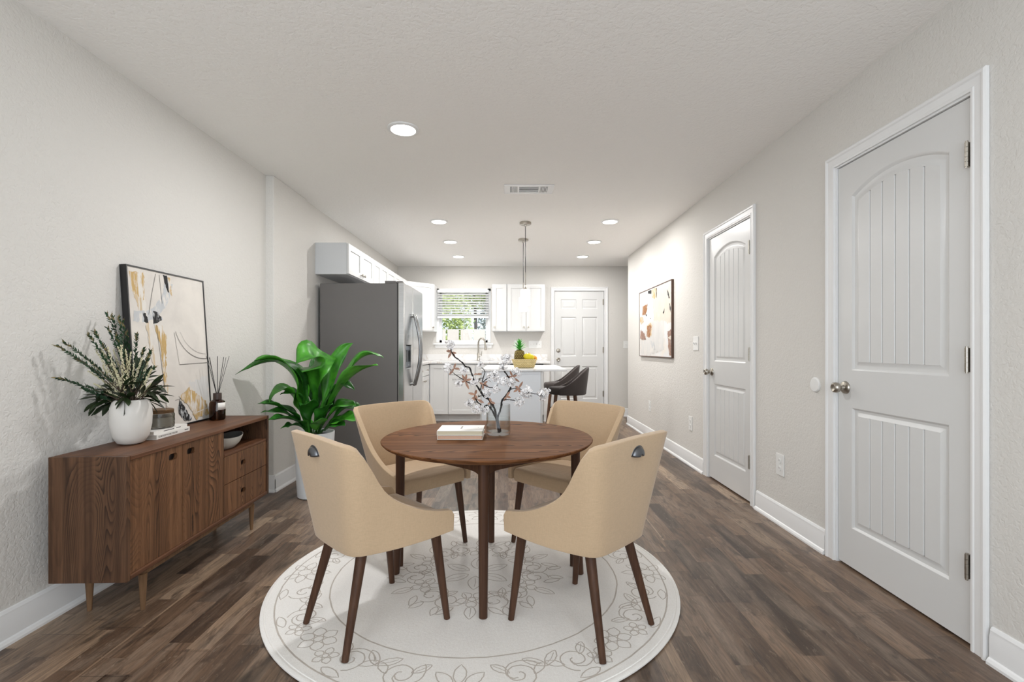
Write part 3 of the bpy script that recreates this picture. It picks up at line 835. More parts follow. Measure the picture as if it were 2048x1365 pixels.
def fdoor(y0, y1, hole=None):
    mb = MB()
    d0 = -.058
    out = [(y0, .07), (y1, .07), (y1, FT + .012), (y0, FT + .012)]
    if hole:
        hl = [(hole[0], hole[2]), (hole[1], hole[2]), (hole[1], hole[3]), (hole[0], hole[3])]
        loops = [[Vector((u, z, 0)) for u, z in out], [Vector((u, z, 0)) for u, z in hl]]
        flat = [p for l in loops for p in l]
        mb.add([inv @ fr_f @ Vector((p.x, 0, p.y)) for p in flat], tessellate_polygon(loops))
        mb.grid([[inv @ fr_f @ Vector((u, n, z)) for u, z in hl] for n in (0, -.045)], closev=True)
        v = [inv @ fr_f @ Vector((u, n, z)) for n in (0, d0) for u, z in out]
        mb.add(v, [(4, 5, 6, 7), (0, 1, 5, 4), (1, 2, 6, 5), (2, 3, 7, 6), (3, 0, 4, 7)])
    else:
        mb.box(y0, y1, d0, 0, .07, FT + .012, M=inv @ fr_f)
    return mb.build('door', M['steel'], t, smooth=0, bevel=.008, weld=True)
d1 = fdoor(FY0 + .002, ym - .003, (4.555, 4.795, .915, 1.14))
d2 = fdoor(ym + .003, FY1 - .002)
MB().box(4.557, 4.793, -.0445, -.040, .917, 1.138, M=inv @ fr_f).build('dispenser_recess', M['black'], d1, smooth=0)
MB().box(4.545, 4.805, .0005, .004, 1.143, 1.245, M=inv @ fr_f).build('dispenser_panel', M['steel'], d1, smooth=0, bevel=.002)
MB().box(4.65, 4.70, -.039, -.018, .97, 1.09, M=inv @ fr_f).build('dispenser_paddle', M['darkgrey'], d1, smooth=0, bevel=.004)
for dd, yy in ((d1, ym - .035), (d2, ym + .04)):
    pts = []
    for k in range(17):
        a = k / 16; z = .725 + (1.455 - .725) * a
        pts.append(inv @ fr_f @ Vector((yy, .018 + .062 * math.sin(PI * a), z)))
    MB().tube(pts, [.010] + [.0125] * 15 + [.010], 12, flat=1.0).build('handle', M['chrome'], dd, smooth=60)
    for zz in (.745, 1.435):
        MB().tube([inv @ fr_f @ Vector((yy, .0, zz)), inv @ fr_f @ Vector((yy, .026, zz))], .011, 10).build('handle_mount', M['chrome'], dd, smooth=50)
MB().box(FX1, -1.03, FY0 + .01, FY1 - .01, .02, .065, M=inv).build('kick_grille', M['darkgrey'], t, smooth=0)

# ------------------------------------------------------------------ island
IT = .905
t = thing('kitchen_island', 'white kitchen island with grey end panel and overhanging stone top', 'island', (0, 5.15, 0))
inv = Matrix.Translation(-Vector(t.location))
MB().box(-.288, .275, 4.585, 5.72, .09, IT - .021, M=inv).box(-.225, .275, 4.585, 5.72, .001, .09, M=inv).build('body', M['cab'], t, smooth=0)
mb = MB().box(-.290, .278, 4.572, 4.584, .002, IT - .021, M=inv)
mb.build('end_panel', M['island_side'], t, smooth=0)
MB().box(.279, .297, 4.570, 5.72, .002, IT - .021, M=inv).build('side_panel', M['cab'], t, smooth=0)
MB().box(-.288, .278, 4.566, 4.5715, IT - .045, IT - .021, M=inv).build('top_rail', M['island_side'], t, smooth=0)
MB().box(-.302, .535, 4.55, 5.75, IT - .020, IT, M=inv).build('stone_top', M['quartz'], t, smooth=0, bevel=.003)
fl = Matrix(((0, -1, 0, -.2885), (1, 0, 0, 4.59), (0, 0, 1, 0), (0, 0, 0, 1)))
for k in range(3):
    shaker(t, inv @ fl, .005 + k * .375, .38 + k * .375, .10, .70, (.04 + k * .375, .64))
    shaker(t, inv @ fl, .005 + k * .375, .38 + k * .375, .705, .875, (.19 + k * .375, .79), 'drawer_front')

# ------------------------------------------------------------------ bucket shells (stools and chairs)
def shell(plan, zb, zt, nv=8, rake=None):
    """outer surface grid of a wrap-round upholstered shell; plan(u) -> (x, y, lean) ; zt(u), zb(u)"""
    P = []
    n = 56
    for i in range(n + 1):
        u = -1 + 2 * i / n
        x, y, lx, ly = plan(u)
        a, b_ = zb(u), zt(u)
        row = []
        for k in range(nv + 1):
            z = a + (b_ - a) * k / nv
            row.append(Vector((x + lx * (z - a), y + ly * (z - a), z)))
        P.append(row)
    return P
def lerp_tab(tab, x):
    for (xa, ya), (xb, yb) in zip(tab, tab[1:]):
        if x <= xb:
            t = (x - xa) / (xb - xa); t = t * t * (3 - 2 * t) if False else t
            return ya + (yb - ya) * t
    return tab[-1][1]
def spline_tab(tab, x):
    xs = [p[0] for p in tab]
    for i in range(len(tab) - 1):
        if x <= xs[i + 1] or i == len(tab) - 2:
            x0, y0 = tab[i]; x1, y1 = tab[i + 1]
            m0 = (tab[i + 1][1] - tab[i - 1][1]) / (tab[i + 1][0] - tab[i - 1][0]) if i else (y1 - y0) / (x1 - x0)
            m1 = (tab[i + 2][1] - y0) / (tab[i + 2][0] - x0) if i + 2 < len(tab) else (y1 - y0) / (x1 - x0)
            h = x1 - x0; t = max(0, min(1, (x - x0) / h))
            return (2 * t ** 3 - 3 * t * t + 1) * y0 + (t ** 3 - 2 * t * t + t) * h * m0 + (-2 * t ** 3 + 3 * t * t) * y1 + (t ** 3 - t * t) * h * m1
def shell_part(P, name, mat, parent, thick):
    mb = MB(); mb.grid(P)
    o = mb.build(name, mat, parent, smooth=180, solid=thick, bevel=thick * .33, seg=3, soff=1)
    return o
def cushion(name, outline, z0, z1, mat, parent, r=.02, crown=.012):
    """soft cushion over a 2D outline; rounded upper and lower edges"""
    n = len(outline); cx = sum(p[0] for p in outline) / n; cy = sum(p[1] for p in outline) / n
    rings = []
    H_ = z1 - z0
    prof = [(r * .7, 0), (.15 * r, .18 * H_), (0, .35 * H_), (0, .65 * H_), (.25 * r, .86 * H_), (.9 * r, H_), (3.2 * r, H_ + crown * .5), (7 * r, H_ + crown)]
    for d, z in prof:
        row = []
        for x, y in outline:
            l = math.hypot(x - cx, y - cy); k = max(0, 1 - d / l)
            row.append(Vector((cx + (x - cx) * k, cy + (y - cy) * k, z0 + z)))
        rings.append(row)
    mb = MB(); mb.grid(rings, closev=True)
    mb.add(rings[0], [tuple(range(n))[::-1]]); mb.add(rings[-1], [tuple(range(n))])
    return mb.build(name, mat, parent, smooth=50)

def make_stool(lab, loc, rz):
    t = thing('bar_stool', lab, 'stool', loc, rz, 'grey bar stools at the island')
    def plan(u):
        a = u * math.radians(112); R = .205
        s = math.sin(a); c = -math.cos(a)
        return (R * s * .98, R * c + .0, .10 * s * max(0, 1 - abs(u)), -.12 * max(0, math.cos(a)))
    ht = [(0, .885), (.18, .875), (.36, .835), (.58, .755), (.78, .685), (1.0, .640)]
    P = shell(plan, lambda u: .565 - .0 * u, lambda u: spline_tab(ht, abs(u)), 6)
    shell_part(P, 'backrest', M['charcoal'], t, .028)
    out = [(.178 * math.sin(a), .16 * -math.cos(a) if math.cos(a) > 0 else .215 * -math.cos(a)) for a in [2 * PI * k / 40 for k in range(40)]]
    cushion('seat', out, .565, .648, M['charcoal'], t, .016, .008)
    for sx, sy in ((-1, 1), (1, 1), (-1, -1), (1, -1)):
        MB().tube([(sx * .175, sy * .17 + .01, 0), (sx * .12, sy * .11 + .01, .562)], [.013, .021], 14).foot().build('leg', M['stool_leg'], t, smooth=40)
    q = lambda z: (.175 - .055 * z / .562, .17 - .06 * z / .562)
    x, y = q(.29)
    for a, b_ in (((-x, y + .01), (x, y + .01)), ((-x, -y + .01), (x, -y + .01)), ((-x, -y + .01), (-x, y + .01)), ((x, -y + .01), (x, y + .01))):
        MB().tube([(a[0], a[1], .29), (b_[0], b_[1], .29)], .006, 8).build('footrest_bar', M['black'], t, smooth=40)
    return t
s1 = make_stool('nearer grey bar stool with walnut legs, its back fully in view right of the island', (.645, 5.62, 0), math.radians(84))
s2 = copy_tree(s1); s2.location = (.645, 6.38, 0); s2['label'] = 'farther grey bar stool half hidden behind the nearer stool and island top'

# ------------------------------------------------------------------ fruit basket on the island
def basket_mat():
    t = NT('woven_straw'); tc = t.node('ShaderNodeTexCoord')
    b_ = t.node('ShaderNodeTexBrick'); t.link(t.coord(scale=(1, 1, 1), rot=(PI / 2, 0, 0)), b_.inputs['Vector'])
    b_.inputs['Scale'].default_value = 22; b_.inputs['Color1'].default_value = srgb(224, 208, 158); b_.inputs['Color2'].default_value = srgb(208, 188, 134); b_.inputs['Mortar'].default_value = srgb(170, 148, 98)
    b_.inputs['Mortar Size'].default_value = .04
    t.col(b_.outputs[0]); t.set(Roughness=.7); t.bump(b_.outputs[1], -.4, .004); return t.mat
M['straw'] = basket_mat()
bx, by = .127, 4.86
t = thing('fruit_basket', 'oval straw basket of fruit on the island top', 'basket', (bx, by, IT + .001))
prof = [(.0, .002), (.098, .002), (.104, .008), (.118, .050), (.130, .086)]
mb = MB(); mb.lathe(prof + [(.124, .086), (.112, .05), (.097, .012), (0, .010)], 44, sx=1.0, sy=.72)
mb.build('basket', M['straw'], t, smooth=40)
pts = [(.128 * math.cos(a), .128 * .72 * math.sin(a), .086) for a in [2 * PI * k / 48 for k in range(49)]]
MB().tube(pts, .006, 8, caps=False).build('rim', M['straw'], t, smooth=60)
M['pine'] = plain('pineapple_skin', (112, 92, 40), .7, var=.15, scale=30)
M['pine_eye'] = plain('pineapple_eye', (176, 158, 84), .6, var=.1, scale=40)
M['pine_leaf'] = leaf_mat('pineapple_crown_leaf', (42, 138, 40), (92, 190, 72), .45)
t = thing('pineapple', 'pineapple with green crown standing at the left of the basket', 'pineapple', (bx - .050, by + .022, IT + .0135))
mb = MB(); prof = [(0, .0), (.024, .001), (.040, .02), (.048, .06), (.048, .10), (.041, .135), (.025, .152), (0, .156)]
mb.lathe(prof, 28)
for i in range(9):
    z = .022 + i * .0145
    r = spline_tab([(p[1], p[0]) for p in prof[1:]], z)
    for k in range(13):
        a = 2 * PI * (k + .5 * (i % 2)) / 13
        c = Vector((r * math.cos(a), r * math.sin(a), z)); o = Vector((math.cos(a), math.sin(a), 0)); s = Vector((-math.sin(a), math.cos(a), 0)); up = Vector((0, 0, 1))
        mb.add([c - s * .009, c - up * .006, c + s * .009, c + up * .006, c + o * .006], [(0, 1, 4), (1, 2, 4), (2, 3, 4), (3, 0, 4)], 1)
mb.build('fruit', [M['pine'], M['pine_eye']], t, smooth=40)
mb = MB(); rnd = random.Random(5)
def blade(mb, base, out, up, ln, w, curl, m=0, n=5):
    """tapered strap leaf"""
    out = out.normalized(); side = out.cross(up).normalized(); P = []
    for i in range(n + 1):
        q = i / n
        c = base + up * ln * (q - .25 * curl * q * q) + out * ln * curl * q * q
        ww = w * (1 - q ** 1.6) * (.75 + .5 * q)
        P.append([c - side * ww, c + out * ww * -.35, c + side * ww])
    mb.grid(P, m)
for i in range(42):
    h = i / 42; a = i * 2.4
    o = Vector((math.cos(a), math.sin(a), 0))
    blade(mb, Vector((0, 0, .146 + h * .058)) + o * .012 * (1 - h), o, Vector((0, 0, 1)) * (.6 + .4 * h) + o * 1.1 * (1 - h), .066 - .012 * abs(h - .5), .010, .8 - .5 * h)
mb.build('crown', M['pine_leaf'], t, smooth=40)
t.scale = (1.10, 1.10, 1.14)
M['mango'] = leaf_mat('yellow_mango_skin', (214, 196, 28), (236, 216, 44), .4)
M['apple'] = leaf_mat('red_apple_skin', (140, 24, 22), (190, 48, 36), .35)
M['orange'] = plain('orange_peel', (240, 160, 48), .5, var=.06, scale=30, bump=.3, bscale=260)
tm = thing('mango', 'large yellow mango lying on the right of the basket', 'mango', (bx + .044, by - .048, IT + .114), 0)
MB().ball((0, 0, 0), .038, 14, 20, sc=(1.5, .86, .98), M=Matrix.Rotation(.16, 4, 'Y') @ Matrix.Rotation(.1, 4, 'Z')).build('fruit', M['mango'], tm, smooth=60)
MB().tube([(-.055, -.004, .009), (-.061, -.004, .012)], [.003, .002], 6).build('stem', M['stem'], tm)
ta = thing('apple', 'dark red apple peeping out behind the mango', 'apple', (bx + .042, by + .040, IT + .126))
MB().lathe([(0, -.026), (.012, -.030), (.027, -.022), (.034, 0), (.030, .020), (.016, .028), (.005, .024), (0, .019)], 24).build('fruit', M['apple'], ta, smooth=60)
MB().tube([(0, 0, .02), (.003, 0, .036)], .0014, 6).build('stem', M['stem'], ta)
to = thing('orange', 'small orange at the right end of the basket', 'orange', (bx + .104, by + .004, IT + .100))
MB().ball((0, 0, 0), .027, 12, 18).build('fruit', M['orange'], to, smooth=60)
MB().lathe([(.004, .026), (.003, .0285), (0, .029)], 8).build('stem_scar', M['stem'], to)
# ------------------------------------------------------------------ sideboard
SBZ = .680
sb = thing('sideboard', 'walnut sideboard with two doors, two drawers and open niche against the left wall', 'sideboard', (-1.684, 2.432, 0), .030)
L2, D2, B0 = .578, .150, .184
w_ = .020
mb = MB()
mb.box(-D2, D2, -L2 + w_ + .0003, L2 - w_ - .0003, SBZ - w_, SBZ)
sb_top = mb.build('top', M['walnut_y'], sb, smooth=0, bevel=.004)
MB().box(-D2, D2, -L2 + w_ + .0003, L2 - w_ - .0003, B0, B0 + w_).build('bottom', M['walnut_y'], sb, smooth=0, bevel=.004)
for y0 in (-L2, L2 - w_):
    MB().box(-D2, D2, y0, y0 + w_, B0, SBZ).build('side', M['walnut_side'], sb, smooth=0, bevel=.002)
MB().box(-D2 + .002, -D2 + .012, -L2 + w_, L2 - w_, B0 + w_, SBZ - w_).build('back', M['walnut_v'], sb, smooth=0)
YS = .092                                    # divider between doors and drawers
MB().box(-D2 + .012, D2 - .012, YS - .008, YS + .008, B0 + w_, SBZ - w_).build('divider', M['walnut_side'], sb, smooth=0)
MB().box(-D2 + .012, D2 - .006, YS + .008, L2 - w_, .522, .536).build('shelf', M['walnut_y'], sb, smooth=0, bevel=.002)
def slot_front(name, y0, y1, z0, z1, sy, sz, sw=.056, sh=.030):
    """front board with a routed finger slot"""
    g = .0012; y0 += g; y1 -= g; z0 += g; z1 -= g; r = sh * .42
    hl = []
    for cx, cz, a0 in ((sy + sw / 2 - r, sz + sh / 2 - r, 0), (sy - sw / 2 + r, sz + sh / 2 - r, 90), (sy - sw / 2 + r, sz - sh / 2 + r, 180), (sy + sw / 2 - r, sz - sh / 2 + r, 270)):
        for k in range(5):
            a = math.radians(a0 + 90 * k / 4); hl.append((cx + r * math.cos(a), cz + r * math.sin(a)))
    out = [(y0, z0), (y1, z0), (y1, z1), (y0, z1)]
    xf, xb = D2 - .007, D2 - .023
    loops = [[Vector((u, z, 0)) for u, z in out], [Vector((u, z, 0)) for u, z in hl]]
    flat = [p for l in loops for p in l]
    tri = tessellate_polygon(loops)
    mb = MB()
    for x in (xf, xb): mb.add([(x, p.x, p.y) for p in flat], tri)
    mb.grid([[(x, u, z) for u, z in hl] for x in (xf, xb)], closev=True)
    mb.grid([[(x, u, z) for u, z in out] for x in (xf, xb)], closev=True)
    o = mb.build(name, M['walnut_v'], sb, smooth=0, weld=True)
    MB().box(xb - .004, xb - .001, sy - sw / 2 - .006, sy + sw / 2 + .006, sz - sh / 2 - .006, sz + sh / 2 + .006).build('slot_dark_backing', M['black'], o, smooth=0)  # black plate standing in for the shade inside the slot
    return o
zb, zt = B0 + w_, SBZ - w_
slot_front('door', -L2 + w_, -.238, zb, zt, -.300, .617)
slot_front('door', -.238, YS + .004, zb, zt, -.176, .617)
slot_front('drawer', YS + .004, L2 - w_, .3715, .522, .288, .452, .048, .028)
slot_front('drawer', YS + .004, L2 - w_, zb, .3705, .288, .291, .048, .028)
for a in ((D2 - .052, D2 - .034, -.44, .46), (-D2 + .03, -D2 + .048, -.44, .46), (-D2 + .048, D2 - .052, -.44, -.42), (-D2 + .048, D2 - .052, .44, .46)):
    MB().box(*a, B0 - .036, B0 - .0005).build('base_rail', M['oak_leg'], sb, smooth=0, bevel=.002)
for x, y in ((D2 - .044, -.432), (-D2 + .036, -.432), (D2 - .044, .452), (-D2 + .036, .452)):
    MB().tube([(x, y, 0), (x, y, B0 - .030)], [.0085, .0165], 16).foot().build('leg', M['oak_leg'], sb, smooth=40)

# bowl in the niche
t = thing('bowl', 'grey stone oval bowl inside the open niche of the sideboard', 'bowl', (-1.632, 2.69, .5365))
M['stone'] = plain('grey_stone_glaze', (196, 192, 184), .6, var=.14, scale=40, bump=.3, bscale=120)
M['stone_in'] = plain('dark_stone_inside', (110, 108, 104), .6, var=.1, scale=40)
mb = MB(); n = 44
def bowl_ring(r, z):
    out = []
    for k in range(n):
        a = 2 * PI * k / n
        rr = r * (1 + .16 * abs(math.cos(a)) ** 3)
        out.append(Vector((rr * .72 * math.sin(a), rr * 1.05 * math.cos(a), z + (.012 * abs(math.cos(a)) ** 3 * (z / .07)))))
    return out
o_ = [bowl_ring(r, z) for r, z in ((.03, .0), (.055, .006), (.085, .03), (.10, .056), (.104, .068))]
i_ = [bowl_ring(r, z) for r, z in ((.100, .068), (.094, .054), (.078, .032), (.048, .014), (.02, .010))]
mb.grid(o_ + [i_[0]], 0, True); mb.grid(i_, 1, True); mb.add(o_[0], [tuple(range(n))[::-1]]); mb.add(i_[-1], [tuple(range(n))], 1)
mb.build('bowl', [M['stone'], M['stone_in']], t, smooth=50)

# ------------------------------------------------------------------ vase with greenery
VX, VY = -1.705, 2.115
M['alabaster'] = plain('white_stone_vase', (226, 222, 216), .55, var=.06, scale=9, bump=.15, bscale=60)
tv = thing('vase', 'rounded white stone vase near the left end of the sideboard', 'vase', (VX, VY, SBZ + .0005))
MB().lathe([(0, .001), (.030, .0), (.050, .008), (.066, .036), (.0755, .085), (.0775, .13), (.075, .165), (.066, .190), (.055, .198), (.049, .195), (.05, .187), (.06, .17), (.068, .13), (.06, .06), (.035, .02), (0, .018)], 48).build('vase', M['alabaster'], tv, smooth=60)
bq = thing('bouquet', 'bouquet of leafy sprigs and cream heather spilling from the white stone vase', 'bouquet', (VX, VY, SBZ + .15))
rnd = random.Random(11)
base0 = Vector((VX, VY, SBZ + .19))
def to_local(v): return v - Vector(bq.location)
def leaf_blade(mb, p, d, up, ln, w, m=0, n=4, bend=.25, fold=.3):
    d = d.normalized(); side = d.cross(up)
    if side.length < 1e-3: side = d.orthogonal()
    side.normalize(); nn = side.cross(d).normalized(); P = []
    for i in range(n + 1):
        q = i / n; c = p + d * ln * q - nn * ln * bend * q * q
        ww = w * (math.sin(PI * min(q * .93 + .05, 1)) ** .8)
        P.append([c - side * ww, c - nn * ww * fold, c + side * ww])
    mb.grid(P, m)
def place(px, py, dy=None):
    Y = VY + (rnd.uniform(-.10, .10) if dy is None else dy)
    if px < 1020: Y = min(Y, F * 1.845 / (1024 - px))
    return pix(px, py, Y)
def sprig(px, py, dense=1.0):
    tip = place(px, py); b0 = base0 + Vector((rnd.uniform(-.03, .03), rnd.uniform(-.03, .03), -.04))
    mid = (b0 + tip) / 2 + Vector((0, 0, .05)) + (b0 - tip) * .05
    mid.x = b0.x + (tip.x - b0.x) * .36; mid.y = b0.y + (tip.y - b0.y) * .36; mid.z = b0.z + (tip.z - b0.z) * .55
    path = [to_local(p) for p in bez(b0, mid, tip, 18)]
    mb = MB(); mb.tube(path, [.0022 - .0014 * i / 18 for i in range(19)], 5, 0)
    for i in range(rnd.choice((7, 9, 10)), 18):
        for s in (0, 1):
            for q in (0, .5):
                p = path[i].lerp(path[i + 1], q); tdir = (path[i + 1] - path[i]).normalized()
                a = rnd.uniform(0, 2 * PI); o = tdir.orthogonal().normalized(); o = Matrix.Rotation(a, 3, tdir) @ o
                leaf_blade(mb, p, tdir * 1.0 + o * .55, o, rnd.uniform(.018, .027) * (1.1 - .3 * i / 18), .0044, 1, 3, -.15)
    for k in range(7):
        a = 2 * PI * k / 7; tdir = (path[-1] - path[-2]).normalized(); o = Matrix.Rotation(a, 3, tdir) @ tdir.orthogonal().normalized()
        leaf_blade(mb, path[-1] - tdir * .006 * k, tdir + o * .35, o, .017, .0036, 2, 3, -.1)
    mb.build('leafy_sprig', [M['stem'], M['sprig'], M['bud']], bq, smooth=60)
for q in ((113, 692), (127, 684), (113, 756), (176, 668), (189, 662), (150, 716), (214, 627), (223, 629), (237, 634), (246, 642), (216, 655), (253, 664), (273, 668), (288, 697), (301, 702), (309, 735), (168, 778), (205, 690), (232, 672), (296, 716)):
    sprig(*q)
def heather(px, py):
    tip = place(px, py); b0 = base0 + Vector((rnd.uniform(-.03, .03), rnd.uniform(-.03, .03), -.03))
    path = [to_local(p) for p in bez(b0, (b0 + tip) / 2 + Vector((0, 0, .02)), tip, 14)]
    mb = MB(); mb.tube(path, .0011, 4, 0)
    for i in range(5, 14):
        for k in range(9):
            p = path[i].lerp(path[i + 1], k / 9); o = Vector((rnd.gauss(0, 1), rnd.gauss(0, 1), rnd.gauss(0, 1))).normalized() * rnd.uniform(.003, .008) * (1.25 - i / 16)
            c = p + o; s = rnd.uniform(.0022, .0036)
            mb.add([c + Vector((s, 0, 0)), c + Vector((-s, 0, 0)), c + Vector((0, s, 0)), c + Vector((0, -s, 0)), c + Vector((0, 0, s * 1.4)), c + Vector((0, 0, -s * 1.4))],
                   [(0, 2, 4), (2, 1, 4), (1, 3, 4), (3, 0, 4), (2, 0, 5), (1, 2, 5), (3, 1, 5), (0, 3, 5)], 1)
    mb.build('heather_spray', [M['stem'], M['cream']], bq, smooth=0)
for q in ((170, 716), (180, 722), (191, 700), (200, 696), (206, 703), (214, 694), (226, 700), (236, 694), (243, 690), (252, 700), (262, 704), (271, 708), (284, 716), (296, 722), (304, 738), (176, 742), (188, 768), (205, 730), (222, 728), (248, 722), (268, 728), (312, 762), (320, 752), (308, 772), (232, 746)):
    heather(*q)
def leafstem(px, py, w=.0125, ln=.078):
    tip = place(px, py); b0 = base0 + Vector((rnd.uniform(-.035, .035), rnd.uniform(-.035, .035), -.02))
    mid = (b0 + tip) / 2 + Vector((0, 0, .05))
    path = [to_local(p) for p in bez(b0, mid, tip, 8)]
    mb = MB(); mb.tube(path[:8], .0016, 5, 0)
    for i in (3, 4, 5, 6, 7, 7):
        tdir = (path[min(i + 1, 8)] - path[i]).normalized(); o = Vector((rnd.gauss(0, 1), rnd.gauss(0, 1), rnd.gauss(0, .7))).normalized()
        leaf_blade(mb, path[i], tdir + o * .6, Vector((0, 0, 1)) + o * .4, ln * rnd.uniform(.7, 1.1), w * rnd.uniform(.8, 1.15), 1, 6, rnd.uniform(.0, .35))
    mb.build('leaf_stem', [M['stem'], M['bigleaf']], bq, smooth=60)
for q in ((322, 775), (326, 790), (312, 800), (303, 806), (186, 808), (200, 818), (218, 812), (236, 806), (247, 800), (252, 770), (230, 770), (270, 762), (282, 780), (205, 780), (194, 790), (292, 755), (263, 790), (218, 792), (300, 786), (278, 740), (316, 768), (240, 752), (183, 796)):
    leafstem(*q)

# ------------------------------------------------------------------ books, jar, reed diffuser
M['cover_white'] = plain('white_book_cover', (236, 233, 228), .5, var=.01)
M['paper'] = plain('book_pages', (206, 198, 188), .8, var=.08, scale=200)
M['ink'] = plain('black_ink', (40, 36, 36), .6)
def text_mesh(body, size, mat, parent, Mx, name='lettering', ext=.0002):
    cu = bpy.data.curves.new('t', 'FONT'); cu.body = body; cu.size = size; cu.extrude = ext; cu.align_x = 'CENTER'; cu.align_y = 'CENTER'
    tmp = bpy.data.objects.new('t', cu); C.objects.link(tmp)
    bpy.context.view_layer.update()
    me = bpy.data.meshes.new_from_object(tmp.evaluated_get(bpy.context.evaluated_depsgraph_get()))
    bpy.data.objects.remove(tmp); bpy.data.curves.remove(cu)
    me.transform(Mx); me.name = name; me.materials.clear(); me.materials.append(mat)
    o = bpy.data.objects.new(name, me); C.objects.link(o); o.parent = parent
    return o
def book(lab, loc, rz, lx, ly, h, cover, pages, group, spine='x+'):
    """lies flat; spine on +x side, page block open on the other three sides"""
    t = thing('book', lab, 'book', loc, rz, group)
    c = .0022
    MB().box(-lx / 2, lx / 2, -ly / 2, ly / 2, 0, c).box(-lx / 2, lx / 2, -ly / 2, ly / 2, h - c, h).box(lx / 2 - c, lx / 2, -ly / 2, ly / 2, c, h - c).build('cover', cover, t, smooth=0, bevel=.0006)
    MB().box(-lx / 2 + .004, lx / 2 - c - .0002, -ly / 2 + .003, ly / 2 - .003, c + .0002, h - c - .0002).build('pages', pages, t, smooth=0)
    return t
b1 = book('white book with printed spine under the thinner book on the sideboard', (-1.729, 2.325, SBZ + .0005), .07, .128, .252, .0215, M['cover_white'], M['paper'], 'books on the sideboard')
RS = Matrix.Rotation(PI / 2, 4, 'Z') @ Matrix.Rotation(PI / 2, 4, 'X')     # text plane facing +x, reading along +y
text_mesh('SCHETORY+LORE WILDER', .0118, M['ink'], b1, Matrix.Translation((.0642, -.045, .0108)) @ RS, 'spine_title')
def print_marks(parent, x, y0, y1, z, h, seed, name):
    """print too small to read in the photograph: a row of tiny ink marks"""
    rnd = random.Random(seed); mb = MB(); y = y0
    while y < y1:
        w = rnd.uniform(.0012, .0028); mb.box(x, x + .0002, y, min(y + w, y1), z - h / 2 * rnd.uniform(.6, 1), z + h / 2); y += w + .0007
    return mb.build(name, M['ink'], parent, smooth=0)
print_marks(b1, .0641, .083, .113, .0108, .005, 1, 'spine_print')
b2 = book('thin white book on top, directly under the glass jar', (-1.735, 2.318, SBZ + .0225), .055, .124, .246, .016, M['cover_white'], M['paper'], 'books on the sideboard')
print_marks(b2, .0621, -.055, .02, .008, .004, 2, 'spine_title')
print_marks(b2, .0621, .035, .07, .008, .004, 3, 'spine_print')
M['lid_wood'] = wood('acacia_lid', (70, 48, 28), (106, 78, 48), (122, 92, 58), (1, .12, 1), 8, 9, .5, seed=9)
tj = thing('jar', 'low textured glass jar with wooden lid on the stacked white books', 'jar', (-1.728, 2.318, SBZ + .0388))
mb = MB(); n = 60
def jr(r, z, amp=.0012):
    return [Vector(((r + amp * math.sin(10 * (2 * PI * k / n) * 1.5 + z * 300)) * math.cos(2 * PI * k / n), (r + amp * math.sin(15 * 2 * PI * k / n + z * 300)) * math.sin(2 * PI * k / n), z)) for k in range(n)]
rings = [jr(.052, .0, 0), jr(.059, .004, 0)] + [jr(.060, .006 + .0052 * k) for k in range(12)] + [jr(.058, .071, 0), jr(.054, .071, 0), jr(.054, .008, 0)]
mb.grid(rings, 0, True); mb.add(rings[0], [tuple(range(n))[::-1]]); mb.add(rings[-1], [tuple(range(n))])
mb.build('glass_body', M['cutglass'], tj, smooth=60)
MB().lathe([(0, .009), (.0525, .009), (.0525, .052), (0, .054)], 32).build('wax', plain('grey_wax', (188, 184, 176), .6), tj, smooth=40)
MB().lathe([(0, .0715), (.050, .0715), (.0575, .0725), (.0575, .088), (.055, .0905), (0, .091)], 40).build('lid', M['lid_wood'], tj, smooth=40)
td = thing('reed_diffuser', 'brown glass reed diffuser at the right end of the sideboard top', 'diffuser', (-1.762, 2.826, SBZ + .0006))
MB().lathe([(0, .001), (.036, 0), (.041, .004), (.0425, .01), (.0425, .098), (.038, .112), (.024, .120), (.0195, .124), (.0195, .132), (.016, .132), (.016, .122), (.034, .109), (.039, .097), (.039, .01), (0, .006)], 40).build('bottle', M['amber'], td, smooth=40)
MB().lathe([(0, .0065), (.0385, .0065), (.0385, .055), (0, .055)], 32).build('fragrance_oil', glass('dark_amber_oil', (86, 46, 20), 0, 1.36), td, smooth=40)
MB().lathe([(.0198, .121), (.0225, .122), (.0225, .158), (.0215, .160), (.0125, .160), (.0125, .1325), (.0198, .1325)], 32).build('collar', plain('dark_brown_collar', (62, 46, 40), .45), td, smooth=40)
P = []
for k in range(13):
    a = math.radians(-48 + 6 * k - 8); P.append([Vector((.0431 * math.cos(a), .0431 * math.sin(a), .062)), Vector((.0431 * math.cos(a), .0431 * math.sin(a), .104))])
MB().grid(P).build('label', M['cover_white'], td, smooth=60, solid=.0004)
for k in range(10):
    a = 2 * PI * k / 10 + .3; e = .045 + .025 * ((k * 37) % 10) / 10
    MB().tube([(-.006 * math.cos(a), -.006 * math.sin(a), .07), (e * .12 * math.cos(a), e * .12 * math.sin(a), .16), (e * math.cos(a), e * 1.1 * math.sin(a), .372 + .012 * ((k * 53) % 7) / 7)], .0013, 6).build('reed', M['black'], td, smooth=60)

